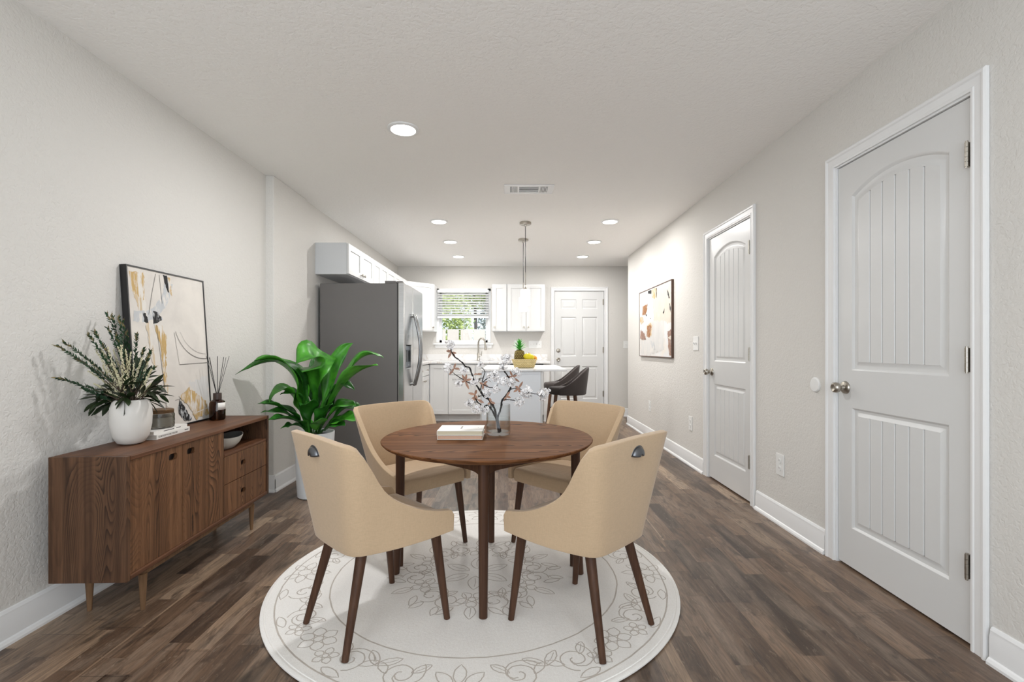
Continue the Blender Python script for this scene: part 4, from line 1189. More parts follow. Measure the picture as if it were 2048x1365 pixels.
# ------------------------------------------------------------------ abstract paintings
def drybrush(name, rgb, base, scale, thr, stretch):
    t = NT(name); v = t.coord(scale=stretch); n = t.noise(v, scale, 4, .65)
    f = t.ramp(n, [(thr - .06, (0, 0, 0, 1)), (thr + .06, (1, 1, 1, 1))])
    c = srgb(*rgb)
    n2 = t.noise(v, scale * .4, 3)
    t.col(t.mix(f, t.mix(n2, c, tuple(x * .8 for x in c[:3]) + (1,)), srgb(*base))); t.set(Roughness=.7)
    t.bump(n, .2, .001); return t.mat
CAN = (226, 221, 214)
def canvas_mat(name, a, b_):
    t = NT(name); v = t.coord(); n = t.noise(v, 5, 4, .6, .4)
    t.col(t.ramp(n, [(.35, srgb(*a)), (.65, srgb(*b_))])); t.set(Roughness=.75); t.bump(t.noise(v, 350, 2), .15, .001); return t.mat
M['canvas_l'] = canvas_mat('painted_canvas', (228, 222, 214), (214, 208, 201))
M['canvas_r'] = canvas_mat('painted_canvas_cool', (226, 227, 229), (230, 224, 216))
ART = [drybrush('ochre_stroke', (206, 172, 112), CAN, 40, .52, (1, 1, .2)), drybrush('ochre_thin_stroke', (216, 194, 160), CAN, 45, .47, (1, 1, .12)),
       drybrush('black_stroke', (24, 23, 26), (210, 212, 214), 60, .58, (1, 1, .4)), drybrush('grey_blue_stroke', (205, 207, 209), CAN, 50, .55, (1, 1, .3)),
       drybrush('fine_line', (110, 106, 102), CAN, 200, .8, (1, 1, 1)), drybrush('brown_stroke', (164, 112, 66), (214, 204, 196), 40, .60, (1, 1, .5)),
       drybrush('pink_brown_stroke', (162, 128, 112), (206, 190, 180), 40, .62, (1, 1, .5)), drybrush('cream_stroke', (230, 220, 206), (224, 224, 226), 30, .66, (1, 1, .5)), drybrush('mist_stroke', (224, 222, 219), (228, 222, 215), 20, .6, (1, 1, .3)),
       drybrush('solid_black', (20, 20, 22), (60, 60, 60), 60, .72, (1, 1, .5))]
def ragged(poly, amp, seed, step=.012):
    rnd = random.Random(seed); out = []
    for i, p in enumerate(poly):
        q = poly[(i + 1) % len(poly)]; d = math.dist(p, q); k = max(1, int(d / step))
        for j in range(k):
            t = j / k; out.append((p[0] + (q[0] - p[0]) * t + rnd.uniform(-amp, amp), p[1] + (q[1] - p[1]) * t + rnd.uniform(-amp, amp)))
    return out
def ribbon2(pts, w):
    L_, R_ = [], []
    for i, p in enumerate(pts):
        a = pts[max(i - 1, 0)]; b_ = pts[min(i + 1, len(pts) - 1)]
        dx, dy = b_[0] - a[0], b_[1] - a[1]; l = math.hypot(dx, dy) or 1
        L_.append((p[0] - dy / l * w / 2, p[1] + dx / l * w / 2)); R_.append((p[0] + dy / l * w / 2, p[1] - dx / l * w / 2))
    return L_ + R_[::-1]
def painting(root, W, Ht, base_mat, frame_mat, strokes, depth=.03, fw=.008):
    """local: u along +y... built facing +x, u 0..W, v 0..Ht"""
    MB().box(-depth, 0, 0, fw, 0, Ht).box(-depth, 0, W - fw, W, 0, Ht).box(-depth, 0, fw, W - fw, 0, fw).box(-depth, 0, fw, W - fw, Ht - fw, Ht).build('frame', frame_mat, root, smooth=0)
    mb = MB().box(-depth + .004, -.004, fw, W - fw, fw, Ht - fw)
    iw, ih = W - 2 * fw, Ht - 2 * fw
    for k, (m, poly, amp) in enumerate(strokes):
        pts = [(max(0.001, min(.999, u)) * iw + fw, max(.001, min(.999, v)) * ih + fw) for u, v in poly]
        pts = ragged(pts, amp, k) if amp else pts
        pts = [(max(fw, min(W - fw, a)), max(fw, min(Ht - fw, b_))) for a, b_ in pts]
        tri = tessellate_polygon([[Vector((a, b_, 0)) for a, b_ in pts]])
        x = -.0037 + .00012 * k
        mb.add([(x, a, b_) for a, b_ in pts], tri, m + 1)
    me = mb.build('canvas', [base_mat] + ART, root, smooth=0)
arc = lambda cx, cy, rx, ry, a0, a1, n=14: [(cx + rx * math.cos(math.radians(a0 + (a1 - a0) * i / n)), cy + ry * math.sin(math.radians(a0 + (a1 - a0) * i / n))) for i in range(n + 1)]
LS = [(8, [(.7, .28), (1, .3), (1, .02), (.9, .02)], .02),
      (0, [(.03, .97), (.19, .985), (.19, .80), (.12, .76), (.04, .86)], .006), (1, [(.05, .85), (.18, .80), (.22, .66), (.15, .65)], .008),
      (3, arc(.10, 1.03, .46, .36, -98, -15) + arc(.10, 1.03, .36, .295, -15, -98), .004),
      (2, [(.145, .735), (.185, .73), (.205, .67), (.16, .672)], .004), (2, [(.27, .745), (.33, .735), (.385, .70), (.30, .665), (.262, .668)], .004),
      (9, [(.42, .99), (.48, .99), (.49, .88), (.47, .88)], .003), (0, [(.485, .985), (.53, .985), (.525, .86), (.495, .88)], .004),
      (0, [(.28, .655), (.37, .66), (.43, .58), (.40, .48), (.385, .28), (.36, .2), (.345, .38), (.33, .52)], .006),
      (1, [(.175, .655), (.215, .655), (.25, .50), (.27, .36), (.24, .38), (.205, .5)], .006), (1, [(.36, .30), (.40, .26), (.395, .12), (.37, .14)], .006),
      (4, ribbon2([(.33, .985), (.27, .86), (.215, .72)], .004), 0), (4, ribbon2([(.375, .985), (.39, .80)], .004), 0), (4, ribbon2([(.30, .66), (.335, .40), (.37, .02)], .004), 0),
      (4, ribbon2([(.525, .615), (.57, .40), (.99, .405)], .004), 0), (4, ribbon2(arc(.95, .69, .42, .255, 195, 275), .004), 0), (4, ribbon2(arc(.97, .73, .40, .26, 205, 270), .002), 0),
      (4, ribbon2([(.48, .165), (.70, .185)], .003), 0),
      (0, [(.54, .19), (.68, .235), (.80, .185), (.93, .13), (.97, .03), (.76, .01), (.66, .12), (.57, .16)], .008), (2, [(.53, .165), (.60, .125), (.70, .015), (.60, .01), (.545, .06), (.515, .08)], .006),
      (7, ribbon2([(.74, .055), (.95, .075)], .008), 0)]
ap = thing('painting', 'abstract cream, ochre and black painting leaning on the wall on the sideboard', 'painting', (-1.812, 2.282, SBZ + .0028), .012)
ap.rotation_euler = (0, math.radians(-3.6), .012)
painting(ap, .585, .835, M['canvas_l'], M['black'], LS, .032, .007)
RSs = [(7, [(.45, .98), (.99, .98), (.99, .45), (.5, .5)], .02), (8, [(.05, .95), (.45, .95), (.45, .5), (.3, .5)], .02), (8, [(.35, .5), (.8, .5), (.8, .1), (.4, .02), (.02, .02), (.02, .25)], .02),
       (9, [(.30, .985), (.42, .985), (.42, .92), (.38, .935), (.31, .94)], .004), (0, [(.43, .985), (.57, .985), (.57, .86), (.52, .835), (.44, .87)], .005), (9, ribbon2([(.585, .98), (.585, .84)], .016), .004),
       (9, [(.885, .905), (.92, .86), (.955, .77), (.935, .77), (.90, .83)], .005), (9, [(.95, .72), (.985, .65), (.975, .58), (.955, .64)], .006), (9, [(.77, .60), (.815, .66), (.81, .61), (.785, .58)], .003),
       (5, [(.12, .78), (.29, .79), (.27, .70), (.22, .63), (.10, .64)], .008), (0, [(.02, .62), (.12, .61), (.16, .53), (.06, .50), (.02, .55)], .008), (9, [(.23, .625), (.275, .645), (.27, .62), (.245, .605)], .003), (9, [(.375, .565), (.405, .57), (.40, .55)], .002),
       (0, [(.27, .47), (.42, .49), (.46, .42), (.44, .30), (.36, .30)], .01), (5, [(.28, .45), (.40, .47), (.43, .42), (.36, .275), (.26, .30)], .008), (6, [(.03, .42), (.16, .36), (.24, .26), (.10, .25), (.03, .28)], .015), (3, [(.36, .24), (.5, .20), (.56, .10), (.48, .09)], .01),
       (6, [(.90, .34), (.99, .36), (.99, .02), (.95, .02), (.92, .12)], .008), (7, [(.90, .26), (.99, .22), (.99, .28)], .005)]
rp = thing('painting', 'abstract white, tan and brown painting in thin brown frame hanging on the right wall', 'painting', (1.664, 6.18, 1.005), PI)
painting(rp, 1.25, .825, M['canvas_r'], plain('dark_brown_frame', (88, 62, 48), .5), RSs, .025, .009)
# ------------------------------------------------------------------ rug with carved floral lines
RUGT = .013
rg = thing('rug', 'round cream rug with carved floral border under the dining table', 'rug', (-.1745, 2.307, 0))
mb = MB()
prof = [(0, .001), (.985, .001), (1.0, .004), (1.0, .009), (.993, .012), (.985, .0125), (.983, .0105), (.978, .0105), (.976, RUGT), (0, RUGT)]
mb.lathe(prof, 128, sx=.944, sy=.898)
lines = []
def circle(r, n=120, w=.006): lines.append(([(r * math.cos(2 * PI * k / n), r * math.sin(2 * PI * k / n)) for k in range(n + 1)], w))
def rot(pts, a, c=(0, 0)):
    return [(c[0] + x * math.cos(a) - y * math.sin(a), c[1] + x * math.sin(a) + y * math.cos(a)) for x, y in pts]
def petal(L, wd, n=10, tip=.75):
    out = []
    for i in range(n + 1):
        t = i / n; out.append((L * t, wd * math.sin(PI * t) ** tip * (1 - .25 * t)))
    return out + [(x, -y) for x, y in out[::-1]][1:]
def spiral(r0, turns, a0, sgn, n=26):
    out = []
    for i in range(n + 1):
        t = i / n; r = r0 * (1 - .82 * t); a = a0 + sgn * 2 * PI * turns * t
        out.append((r * math.cos(a), r * math.sin(a)))
    return out
def flower(c, s, n=5, a0=0):
    for k in range(n):
        a = a0 + 2 * PI * k / n; p = [(x + s * .28, y) for x, y in petal(s * .85, s * .40)]
        lines.append((rot(p, a, c), .0042))
    lines.append((rot([(s * .26 * math.cos(2 * PI * k / 12), s * .26 * math.sin(2 * PI * k / 12)) for k in range(13)], 0, c), .004))
def leaf(c, a, L, wd, vein=True):
    lines.append((rot(petal(L, wd), a, c), .0042))
    if vein: lines.append((rot([(L * .15, 0), (L * .5, wd * .12), (L * .8, 0)], a, c), .003))
circle(.868); circle(.655, 100)
rr = random.Random(3)
N = 8
for k in range(N):
    a = 2 * PI * k / N - PI / 2; P2 = lambda r, d: (r * math.cos(a + d), r * math.sin(a + d))
    if k % 2 == 0:                                        # palmette
        c = P2(.815, 0); lines.append((rot([(.03 * math.cos(2 * PI * j / 14), .03 * math.sin(2 * PI * j / 14)) for j in range(15)], 0, c), .004))
        for d in (-2.3, -1.5, -.75, 0, .75, 1.5, 2.3): leaf((c[0] + .03 * math.cos(a + PI + d), c[1] + .03 * math.sin(a + PI + d)), a + PI + d, .095 - .012 * abs(d), .024, False)
    else:
        flower(P2(.765, 0), .066, 6, a); flower(P2(.80, .145), .042, 5, a); flower(P2(.80, -.145), .042, 5, a)
    for sg in (-1, 1):
        c = P2(.765, sg * .255)
        lines.append((rot(spiral(.062, 1.4, 0, sg), a + sg * .6, c), .0048)); lines.append((rot(spiral(.088, .62, 2.2, sg), a, c), .0046))
        leaf(P2(.69, sg * .30), a + sg * 1.2, .095, .02); leaf(P2(.845, sg * .20), a + sg * 1.75, .09, .019, False); leaf(P2(.70, sg * .14), a + sg * 1.0, .075, .018)
        leaf(P2(.73, sg * .39), a - sg * .5, .07, .017, False)
# centre medallion
for k in range(6):
    a = 2 * PI * k / 6 + PI / 6; P2 = lambda r, d: (r * math.cos(a + d), r * math.sin(a + d))
    leaf(P2(.04, 0), a, .13, .035); flower(P2(.255, 0), .062, 5, a); leaf(P2(.31, 0), a, .10, .026)
    for sg in (-1, 1):
        lines.append((rot(spiral(.060, 1.35, 0, sg), a + sg * .4, P2(.285, sg * .36)), .0046)); lines.append((rot(spiral(.085, .55, 2.4, sg), a, P2(.285, sg * .34)), .0044))
        leaf(P2(.20, sg * .35), a + sg * 1.1, .09, .02); leaf(P2(.33, sg * .22), a + sg * .9, .085, .018, False); leaf(P2(.345, sg * .42), a + sg * .2, .07, .017, False)
def ribbon(pts, w, z0=RUGT, lift=.0007):
    rows = []
    for i, p in enumerate(pts):
        q0 = pts[max(i - 1, 0)]; q1 = pts[min(i + 1, len(pts) - 1)]
        dx, dy = q1[0] - q0[0], q1[1] - q0[1]; l = math.hypot(dx, dy) or 1
        nx, ny = -dy / l * w / 2, dx / l * w / 2
        j = .0012
        x, y = p[0] + rr.uniform(-j, j), p[1] + rr.uniform(-j, j)
        rows.append([Vector(((x + nx) * 1.025, (y + ny) * .975, z0 + .0002)), Vector((x * 1.025, y * .975, z0 + lift)), Vector(((x - nx) * 1.025, (y - ny) * .975, z0 + .0002))])
    mb.grid(rows, 1)
for p, w in lines: ribbon(p, w)
mb.build('pile', [M['rug'], M['rug_line']], rg, smooth=30)

# ------------------------------------------------------------------ round table
TC = Vector((-.117, 2.295)); TZ = .680
tb = thing('dining_table', 'round walnut dining table with four slim legs in the middle of the rug', 'table', (TC.x, TC.y, 0))
MB().lathe([(0, TZ - .024), (.47, TZ - .024), (.492, TZ - .016), (.502, TZ - .006), (.503, TZ - .003), (.500, TZ), (0, TZ)], 112).build('tabletop', M['walnut_x'], tb, smooth=30)
legs = [(.447, 0), (-.447, 0), (0, .375), (0, -.375)]
for x, y in legs:
    tx, ty = x * .955, y * .965
    MB().tube([(x, y, RUGT + .0009), (tx, ty, .35), (tx * .995, ty * .995, TZ - .0255)], [.0175, .0205, .0225], 20).foot(RUGT + .0009).build('leg', M['walnut_leg'], tb, smooth=40)
for (x, y), (x2, y2) in ((legs[0], legs[2]), (legs[2], legs[1]), (legs[1], legs[3]), (legs[3], legs[0])):
    a = Vector((x * .95, y * .955, 0)); b_ = Vector((x2 * .95, y2 * .955, 0)); d = (b_ - a).normalized(); nrm = Vector((-d.y, d.x, 0)); ln = (b_ - a).length
    P = []
    for i in range(25):
        t = i / 24; s = .018 + (ln - .036) * t; e = min(s, ln - s)
        low = TZ - .080 - .03 * math.exp(-e / .02)
        c = a + d * s
        P.append([c - nrm * .010 + Vector((0, 0, low)), c + nrm * .010 + Vector((0, 0, low)), c + nrm * .010 + Vector((0, 0, TZ - .0255)), c - nrm * .010 + Vector((0, 0, TZ - .0255))])
    m_ = MB(); m_.grid(P, closev=True); m_.add(P[0], [(0, 1, 2, 3)]); m_.add(P[-1], [(3, 2, 1, 0)])
    m_.build('apron', M['walnut_leg'], tb, smooth=30)

# ------------------------------------------------------------------ chairs
def make_chair(lab, loc, rz):
    t = thing('dining_chair', lab, 'chair', loc, rz, 'beige dining chairs round the table')
    # half plan: from the middle of the back round to the tip of the side wing (x, y, lean x, lean y)
    tab = [(0, 0, -.166), (.12, .06, -.165), (.24, .122, -.160), (.30, .146, -.148), (.36, .159, -.122), (.44, .172, -.085), (.52, .184, -.045), (.60, .194, 0), (.68, .200, .05), (.76, .204, .10), (.84, .206, .15), (.92, .207, .19), (1, .208, .222)]
    px_ = [(q[0], q[1]) for q in tab]; py_ = [(q[0], q[2]) for q in tab]
    lx_ = [(0, 0), (.12, .10), (.24, .19), (.30, .21), (.36, .205), (.44, .18), (.52, .15), (.60, .12), (.7, .10), (1, .04)]; ly_ = [(0, -.145), (.24, -.155), (.33, -.15), (.44, -.09), (.6, -.02), (1, 0)]
    zt_ = [(0, .772), (.12, .771), (.24, .768), (.30, .763), (.335, .745), (.37, .702), (.44, .612), (.52, .553), (.60, .518), (.68, .492), (.76, .472), (.84, .458), (.92, .450), (.965, .446), (.985, .440), (1, .424)]
    zb_ = [(0, .355), (.3, .356), (.5, .356), (.75, .357), (1, .360)]
    def plan(u):
        a = abs(u); s = 1 if u >= 0 else -1
        return (s * spline_tab(px_, a), spline_tab(py_, a), s * spline_tab(lx_, a), spline_tab(ly_, a))
    P = shell(plan, lambda u: spline_tab(zb_, abs(u)), lambda u: spline_tab(zt_, abs(u)), 12)
    for row, u in ((P[0], -1), (P[-1], 1), (P[1], -1), (P[-2], 1)):           # rounded front upper corner of each wing
        pass
    bk = shell_part(P, 'backrest', M['beige'], t, .026)
    out = []
    ins = .004
    half = [(0, -.162), (.10, -.156), (.138, -.140), (.157, -.105), (.186, -.03), (.197, .05), (.202, .135), (.203, .205), (.195, .219), (.12, .223), (0, .224)]
    for x, y in half: out.append((max(x - ins, 0), y))
    out = out + [(-x, y) for x, y in out[-2:0:-1]]
    o2 = []
    for i, p in enumerate(out):
        q = out[(i + 1) % len(out)]
        for k in range(4): o2.append((p[0] + (q[0] - p[0]) * k / 4, p[1] + (q[1] - p[1]) * k / 4))
    cushion('seat', o2, .352, .420, M['beige'], t, .010, .012)
    for sx in (-1, 1):
        MB().tube([(sx * .208, .206, 0), (sx * .185, .165, .3525)], [.0125, .0205], 18).foot().build('leg', M['walnut_leg'], t, smooth=40)
        MB().tube([(sx * .166, -.207, 0), (sx * .122, -.118, .3525)], [.0125, .0205], 18).foot().build('leg', M['walnut_leg'], t, smooth=40)
    # half-moon pull on the back, centred near the top
    zc = .712; yb = -.166 - .145 * (zc - .355); th = math.atan(.145)
    R = Matrix.Translation((0, yb - .0262, zc)) @ Matrix.Rotation(th, 4, 'X')
    n = 16; rings = []
    for j in range(7):
        f = j / 6; ph = f * PI / 2; rings.append([R @ Vector((.038 * math.cos(a) * math.cos(ph * .9), -.019 * math.sin(ph) - .0006, -.010 + .033 * math.sin(a) * math.cos(ph * .9))) for a in [PI * k / n for k in range(n + 1)]])
    mb = MB(); mb.grid(rings)
    mb.build('pull_handle', M['pull'], t, smooth=60, solid=.0018, label='dark steel half-moon pull')
    m2 = MB(); fl = [R @ Vector((.042 * math.cos(a), -.0008, -.010 + .037 * math.sin(a))) for a in [PI * k / n for k in range(n + 1)]]
    fi = [R @ Vector((.036 * math.cos(a), -.0022, -.010 + .031 * math.sin(a))) for a in [PI * k / n for k in range(n + 1)]]
    m2.grid([fl, fi]); m2.build('pull_rim', M['pull'], t, smooth=60, solid=.0015, label='dark steel rim of the pull')
    return t
M['pull'] = plain('dark_pewter', (120, 122, 126), .32, .9, var=.15, scale=50)
c1 = make_chair('beige upholstered dining chair at front left, its back and pull turned to us', (-.556, 1.912, RUGT + .0008), math.radians(-44.5))
for lab, x, y, a in (('beige upholstered dining chair at front right, nearest the right wall doors', .289, 1.905, 44.5),
                     ('beige dining chair behind the table on the left, between potted plant and table', -.556, 2.668, -135.5),
                     ('beige dining chair behind the table on the right, facing us below the bar stools', .300, 2.668, 135.5)):
    c = copy_tree(c1); c.location = (x, y, RUGT + .0008); c.rotation_euler = (0, 0, math.radians(a)); c['label'] = lab

# ------------------------------------------------------------------ books on the table
M['cream_cover'] = plain('cream_book_cover', (240, 236, 224), .5, var=.01)
M['pink_pages'] = plain('blush_book_pages', (218, 178, 154), .8, var=.08, scale=260)
M['cream_pages'] = plain('cream_book_pages', (214, 204, 178), .8, var=.08, scale=260)
b3 = book('cream book with blush page edges lying lowest on the table', (-.2435, 2.288, TZ + .0005), PI, .212, .165, .0205, M['cream_cover'], M['pink_pages'], 'books on the table')
b4 = book('white topped book with cream page edges resting on the blush book on the table', (-.2435, 2.286, TZ + .0215), PI, .214, .168, .021, M['cover_white'], M['cream_pages'], 'books on the table')
mb = MB(); mb.box(-.004, .004, -.045, .025, .0211, .0213).box(-.082, -.078, -.012, -.006, .0211, .0213)
mb.build('cover_print', plain('grey_print', (150, 148, 146), .6), b4, smooth=0)

# ------------------------------------------------------------------ glass vase with blossom branches
GX, GY = -.068, 2.342
tg = thing('glass_vase', 'clear ribbed glass cylinder vase of water on the dining table', 'vase', (GX, GY, TZ + .0006))
n = 120; RO = .059
def gr(r, z, amp=0):
    return [Vector(((r + amp * math.cos(36 * 2 * PI * k / n)) * math.cos(2 * PI * k / n), (r + amp * math.cos(36 * 2 * PI * k / n)) * math.sin(2 * PI * k / n), z)) for k in range(n)]
A = .0007
rings = [gr(.05, 0), gr(.056, .0015), gr(RO, .008), gr(RO, .02, A), gr(RO, .148), gr(RO - .001, .1495), gr(RO - .002, .1498), gr(RO - .0035, .148), gr(RO - .004, .02, A), gr(RO - .0045, .017), gr(.04, .0155)]
mb = MB(); mb.grid(rings, 0, True); mb.add(rings[0], [tuple(range(n))[::-1]]); mb.add(rings[-1], [tuple(range(n))])
mb.build('glass_body', M['glass'], tg, smooth=60)
M['water'] = thin_glass('clear_water', (250, 252, 252), .02, .6, .1)
MB().lathe([(0, .0152), (RO - .0044, .0165), (RO - .0036, .03), (RO - .0036, .088), (0, .088)], 60).build('water', M['water'], tg, smooth=40)

rnd = random.Random(21)
def cpx(x, y): return (870 + x / 6.204, 670 + y / 6.204)
def blossom_branch(lab, origin_pts, twigs, clusters, sprays):
    """main line and twigs in photo-crop coordinates; depth is spread round the vase"""
    t = thing('blossom_branch', lab, 'branch', (GX, GY, TZ + .0205), 0, 'blossom branches in the glass vase')
    L = lambda v: v - Vector(t.location)
    mb = MB()
    def line(pts, d0, d1, r0, r1):
        W = []
        for i, (x, y) in enumerate(pts):
            f = i / (len(pts) - 1); a = cpx(x, y); W.append(L(pix(a[0], a[1], GY + d0 + (d1 - d0) * f)))
        P = smooth_path(W, 4)
        P = [p + Vector((rnd.uniform(-1, 1), rnd.uniform(-1, 1), rnd.uniform(-1, 1))) * .0009 for p in P]
        mb.tube(P, [1.3 * (r0 + (r1 - r0) * i / (len(P) - 1)) * rnd.uniform(.85, 1.25) for i in range(len(P))], 8)
    line(*origin_pts)
    for q in twigs: line(*q)
    mb.build('stem', M['bark'], t, smooth=50)
    for (x, y, r, d) in clusters:
        a = cpx(x, y); c = L(pix(a[0], a[1], GY + d)); R = r / 6.204 * GY / F
        fm = MB(); k_n = max(14, int((R / .0105) ** 2 * 7))
        for k in range(k_n):
            dr = Vector((rnd.gauss(0, 1), rnd.gauss(0, 1), rnd.gauss(0, 1))).normalized()
            p = c + dr * R * rnd.uniform(.35, 1.12); nn = (dr + Vector((rnd.gauss(0, .4), rnd.gauss(0, .4), rnd.gauss(0, .4)))).normalized()
            u = nn.orthogonal().normalized(); u = Matrix.Rotation(rnd.uniform(0, 6.28), 3, nn) @ u; v = nn.cross(u); s = rnd.uniform(.0064, .0090)
            for j in range(5):
                an = 2 * PI * j / 5; o = u * math.cos(an) + v * math.sin(an); sd = nn.cross(o)
                fm.add([p, p + o * s * .55 + sd * s * .46 + nn * s * .18, p + o * s * 1.02 + nn * s * .34 + sd * s * .2, p + o * s * .96 + nn * s * .30, p + o * s * 1.02 + nn * s * .34 - sd * s * .2, p + o * s * .55 - sd * s * .46 + nn * s * .18],
                       [(0, 1, 2, 3), (0, 3, 4, 5)])
            if rnd.random() < .55: fm.ball(p + nn * s * .3, s * .2, 4, 6, m=1)
            if k % 3 == 0: fm.tube([c, p], .0006, 4, m=2)
        fm.build('blossom_cluster', [M['petal'], M['anther'], M['bark']], t, smooth=40)
    for (x, y, d, dirs) in sprays:
        a = cpx(x, y); c = L(pix(a[0], a[1], GY + d)); fm = MB()
        for dx, dz, ln in dirs:
            dy = rnd.uniform(-.45, .45); dv = Vector((dx, dy, dz)).normalized()
            leaf_blade(fm, c, dv, Vector((rnd.uniform(-.5, .5), -1, .5)), ln / 6.204 * GY / F * .95, .0062, 0, 6, rnd.uniform(-.2, .35), .35)
        fm.build('leaf_spray', M['copper_leaf'], t, smooth=60)
blossom_branch('right blossom branch in the glass vase, forking up and out toward the stools',
    ([(806, 1212), (790, 1150), (778, 1060), (786, 1000), (812, 930), (824, 880), (826, 840), (838, 806), (876, 760), (918, 700), (938, 655), (950, 610), (935, 560), (905, 515), (870, 465), (845, 420), (852, 350)], .014, .05, .0042, .0022),
    [([(918, 695), (950, 672), (1000, 664), (1045, 668), (1120, 705), (1200, 725), (1255, 735), (1285, 712)], .03, -.03, .0018, .001), ([(838, 810), (900, 806), (950, 808), (1000, 822), (1030, 840)], .02, -.04, .0019, .001),
     ([(940, 540), (975, 505), (1000, 480)], .05, .07, .0018, .001), ([(1255, 735), (1310, 760), (1360, 700)], -.03, -.03, .001, .0008)],
    [(890, 295, 66, .05), (842, 400, 58, .03), (1008, 470, 58, .07), (950, 590, 52, .0), (1130, 715, 82, .0), (1335, 745, 72, -.03), (1398, 690, 24, -.03), (1040, 838, 62, -.04)],
    [(885, 765, .02, [(.5, .8, 80), (-.4, -.8, 70), (.9, -.2, 60)]), (965, 525, .05, [(-.4, .9, 95), (.8, -.7, 110), (.7, .5, 60), (-.9, .05, 90)]), (1040, 665, .0, [(.5, .9, 110), (-.8, -.6, 90), (.2, -.8, 80), (-.5, .3, 60)])])
blossom_branch('tall middle blossom branch in the glass vase, leaning far left up to the window sill',
    ([(796, 1205), (780, 1150), (770, 1060), (752, 960), (716, 870), (685, 812), (630, 780), (600, 755), (568, 705), (532, 652), (505, 612), (480, 560), (470, 520), (446, 455), (430, 408), (376, 392), (338, 345), (302, 318), (284, 300), (250, 280), (226, 240), (203, 205), (196, 170)], -.004, .03, .0042, .0018),
    [([(470, 520), (440, 600), (362, 560), (290, 520), (215, 460), (185, 425)], .02, -.05, .0018, .0011), ([(560, 700), (590, 570), (604, 520), (618, 460), (606, 430), (582, 410)], .0, .05, .0019, .0011),
     ([(604, 540), (560, 540), (532, 560)], .03, .06, .0014, .0009), ([(598, 590), (625, 560), (650, 545), (665, 535), (690, 520)], .0, -.04, .0019, .0012), ([(600, 620), (655, 645), (700, 655), (745, 650), (780, 620)], .0, -.05, .0018, .0011), ([(540, 768), (580, 755)], .0, .0, .0018, .0012)],
    [(190, 125, 62, .03), (160, 410, 62, -.05), (352, 432, 56, .02), (285, 610, 52, -.03), (570, 372, 46, .05), (722, 512, 74, -.04), (835, 580, 62, -.05), (765, 668, 48, -.05), (488, 575, 62, .0), (640, 715, 62, .0)],
    [(205, 215, .03, [(-.9, .3, 70), (-.5, -.8, 90), (.8, -.2, 70), (.5, -.6, 90), (-.7, .5, 60)]), (235, 420, -.05, [(.2, 1, 70), (1, .0, 80), (-.6, -.8, 100)]), (376, 572, -.02, [(-.4, .8, 90), (.2, 1, 90), (.9, .35, 80), (.4, -1, 120), (-.9, -.3, 60)]), (600, 615, .0, [(-.2, -.9, 70), (.7, .6, 70), (-.8, .3, 60), (.8, -.4, 60)]), (520, 490, .02, [(.9, .1, 70), (-.7, .1, 60)])])
blossom_branch('low left blossom branch in the glass vase, spreading over the books',
    ([(816, 1200), (790, 1130), (745, 1015), (715, 950), (690, 915), (660, 890), (630, 880), (600, 905), (570, 870), (535, 842), (505, 795), (490, 750)], -.022, -.06, .0038, .0018),
    [([(700, 930), (690, 860), (668, 815), (640, 790)], -.02, -.02, .002, .0012), ([(535, 842), (470, 830), (410, 838), (376, 872)], -.05, -.07, .0016, .0014)],
    [(435, 850, 58, -.07), (520, 908, 62, -.06), (590, 950, 42, -.06), (645, 920, 42, -.05)],
    [(500, 745, -.06, [(-1, .25, 110), (.2, 1, 80), (-.2, -.9, 60), (.3, -.8, 70)]), (530, 805, -.05, [(-1, .05, 120), (.9, -.4, 90), (-.8, .3, 100)]), (692, 838, -.02, [(.8, -.2, 60), (-.7, -.4, 50), (-.2, .9, 60)])])

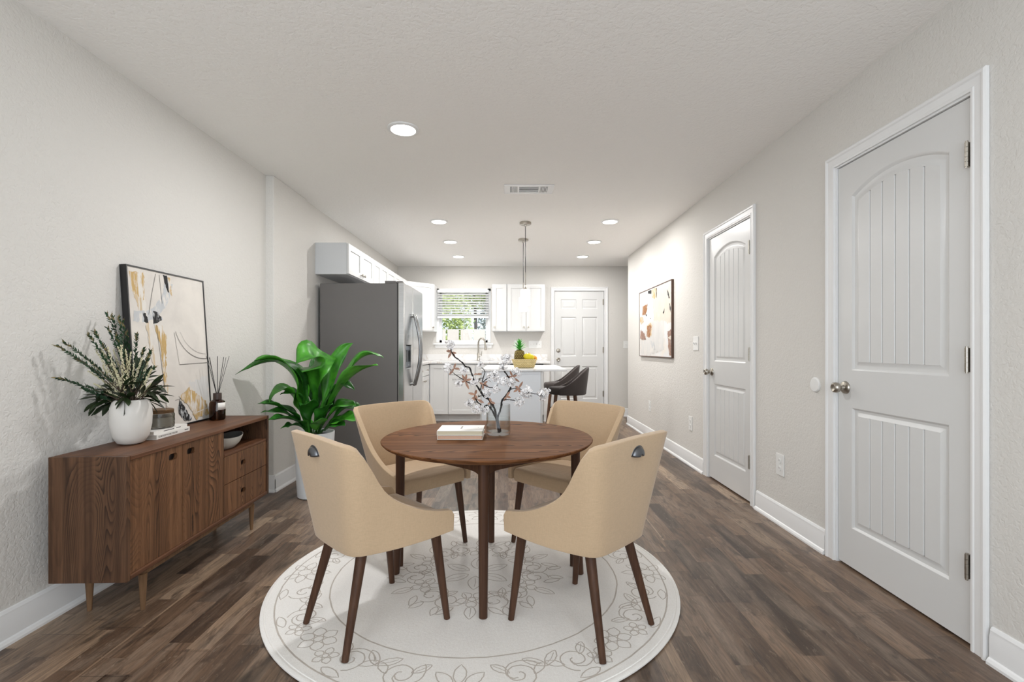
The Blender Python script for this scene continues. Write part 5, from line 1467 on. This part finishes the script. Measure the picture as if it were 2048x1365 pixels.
# ------------------------------------------------------------------ potted plant
PX, PY = -1.488, 3.56
pt = thing('potted_plant', 'broad leaved green plant in a tall white pot beside the sideboard', 'plant', (PX, PY, 0))
M['pot'] = plain('white_glazed_pot', (236, 238, 240), .35, var=.01)
pot = MB().lathe([(0, .001), (.112, 0), (.120, .006), (.143, .476), (.142, .480), (.136, .480), (.134, .476), (.118, .06), (0, .05)], 56).build('pot', M['pot'], pt, smooth=40)
MB().lathe([(.0, .455), (.07, .457), (.128, .450), (.127, .43), (0, .42)], 32).build('soil', plain('dark_soil', (34, 26, 22), .95, var=.3, scale=60, bump=.8, bscale=90), pot, smooth=60)
rnd = random.Random(8)
def big_leaf(tip, Yt, base, mid, wd, mat, roll=0.0, wav=.012):
    """tip, mid: photo pixels; Yt: depth at the tip; wd: full width in metres"""
    wd *= 1.5
    b0 = Vector((base[0], base[1], base[2])); tp = pix(tip[0], tip[1], Yt); Ym = PY + (Yt - PY) * .5
    md = pix(mid[0], mid[1], Ym); ctrl = md * 2 - (b0 + tp) / 2
    n = 22; path = bez(b0, ctrl, tp, n); loc = Vector(pt.location); P = []
    chord = (tp - b0).normalized(); up = Vector((0, -.45, 1))
    for i, p in enumerate(path):
        q = i / n; tg = (path[min(i + 1, n)] - path[max(i - 1, 0)]).normalized()
        side = tg.cross(up); side.normalize(); side = Matrix.Rotation(roll * (.4 + .6 * q), 3, tg) @ side
        nn = side.cross(tg).normalized()
        if q < .22: w = .006 + .02 * (q / .22) ** 3 * wd / .12
        else:
            s = (q - .22) / .78; w = max(.0004, wd / 2 * (math.sin(PI * min(1, .12 + s * .88)) ** .75)) * (1 if s < .8 else (1 - .25 * (s - .8) / .2)); w = max(w * min(1, .35 + s * 4), .0006)
        row = []
        for k in range(-3, 4):
            f = k / 3; z = abs(f) * w * .38 + wav * math.sin(q * 15 + k * .9 + wd * 90) * abs(f) * (1 if w > .02 else 0)
            row.append(p + side * w * f + nn * z - loc)
        P.append(row)
    mb = MB(); mb.grid(P)
    mb.build('leaf', mat, pt, smooth=70, solid=.0012)
c = lambda dx, dy, dz=.46: (PX + dx, PY + dy, dz)
G, D = M['leaf'], M['leaf_dk']
for args in (((470, 750), 3.20, c(-.03, -.02), (585, 738), .085, D, .25), ((508, 722), 3.24, c(-.02, -.04), (585, 752), .17, G, .35), ((592, 728), 3.33, c(-.01, .0), (632, 728), .19, G, -.25),
             ((706, 687), 3.62, c(.02, .02), (664, 742), .075, G, .9), ((640, 705), 3.70, c(.02, .05), (655, 760), .09, D, -.5), ((629, 712), 3.74, c(-.01, .06), (632, 770), .08, D, .3),
             ((768, 717), 3.60, c(.03, .02), (705, 733), .10, G, -.35), ((757, 731), 3.44, c(.03, -.03), (690, 768), .15, G, -.55), ((709, 781), 3.48, c(.03, .0), (670, 782), .10, D, -.2),
             ((538, 806), 3.33, c(-.03, -.02), (578, 786), .11, G, .3), ((515, 808), 3.28, c(-.03, .0), (575, 822), .085, D, .3), ((521, 826), 3.30, c(-.04, -.02), (575, 830), .06, D, .1),
             ((534, 841), 3.25, c(-.03, -.04), (590, 842), .085, D, .2), ((561, 858), 3.30, c(-.04, -.03), (595, 852), .05, D, .2), ((712, 812), 3.50, c(.03, .0), (672, 820), .11, G, -.15),
             ((722, 826), 3.62, c(.04, .03), (690, 818), .08, D, -.2), ((716, 843), 3.45, c(.04, -.02), (680, 842), .095, G, .0), ((690, 852), 3.40, c(.03, -.05), (665, 853), .07, D, .0),
             ((622, 846), 3.28, c(-.0, -.05), (640, 850), .08, G, .2), ((652, 812), 3.34, c(.01, -.04), (648, 830), .10, D, .1), ((560, 790), 3.36, c(-.02, .0), (600, 800), .10, D, .2), ((668, 792), 3.66, c(.02, .05), (660, 810), .10, D, -.3), ((600, 812), 3.30, c(-.02, -.03), (620, 820), .09, D, .3)):
    big_leaf(*args)
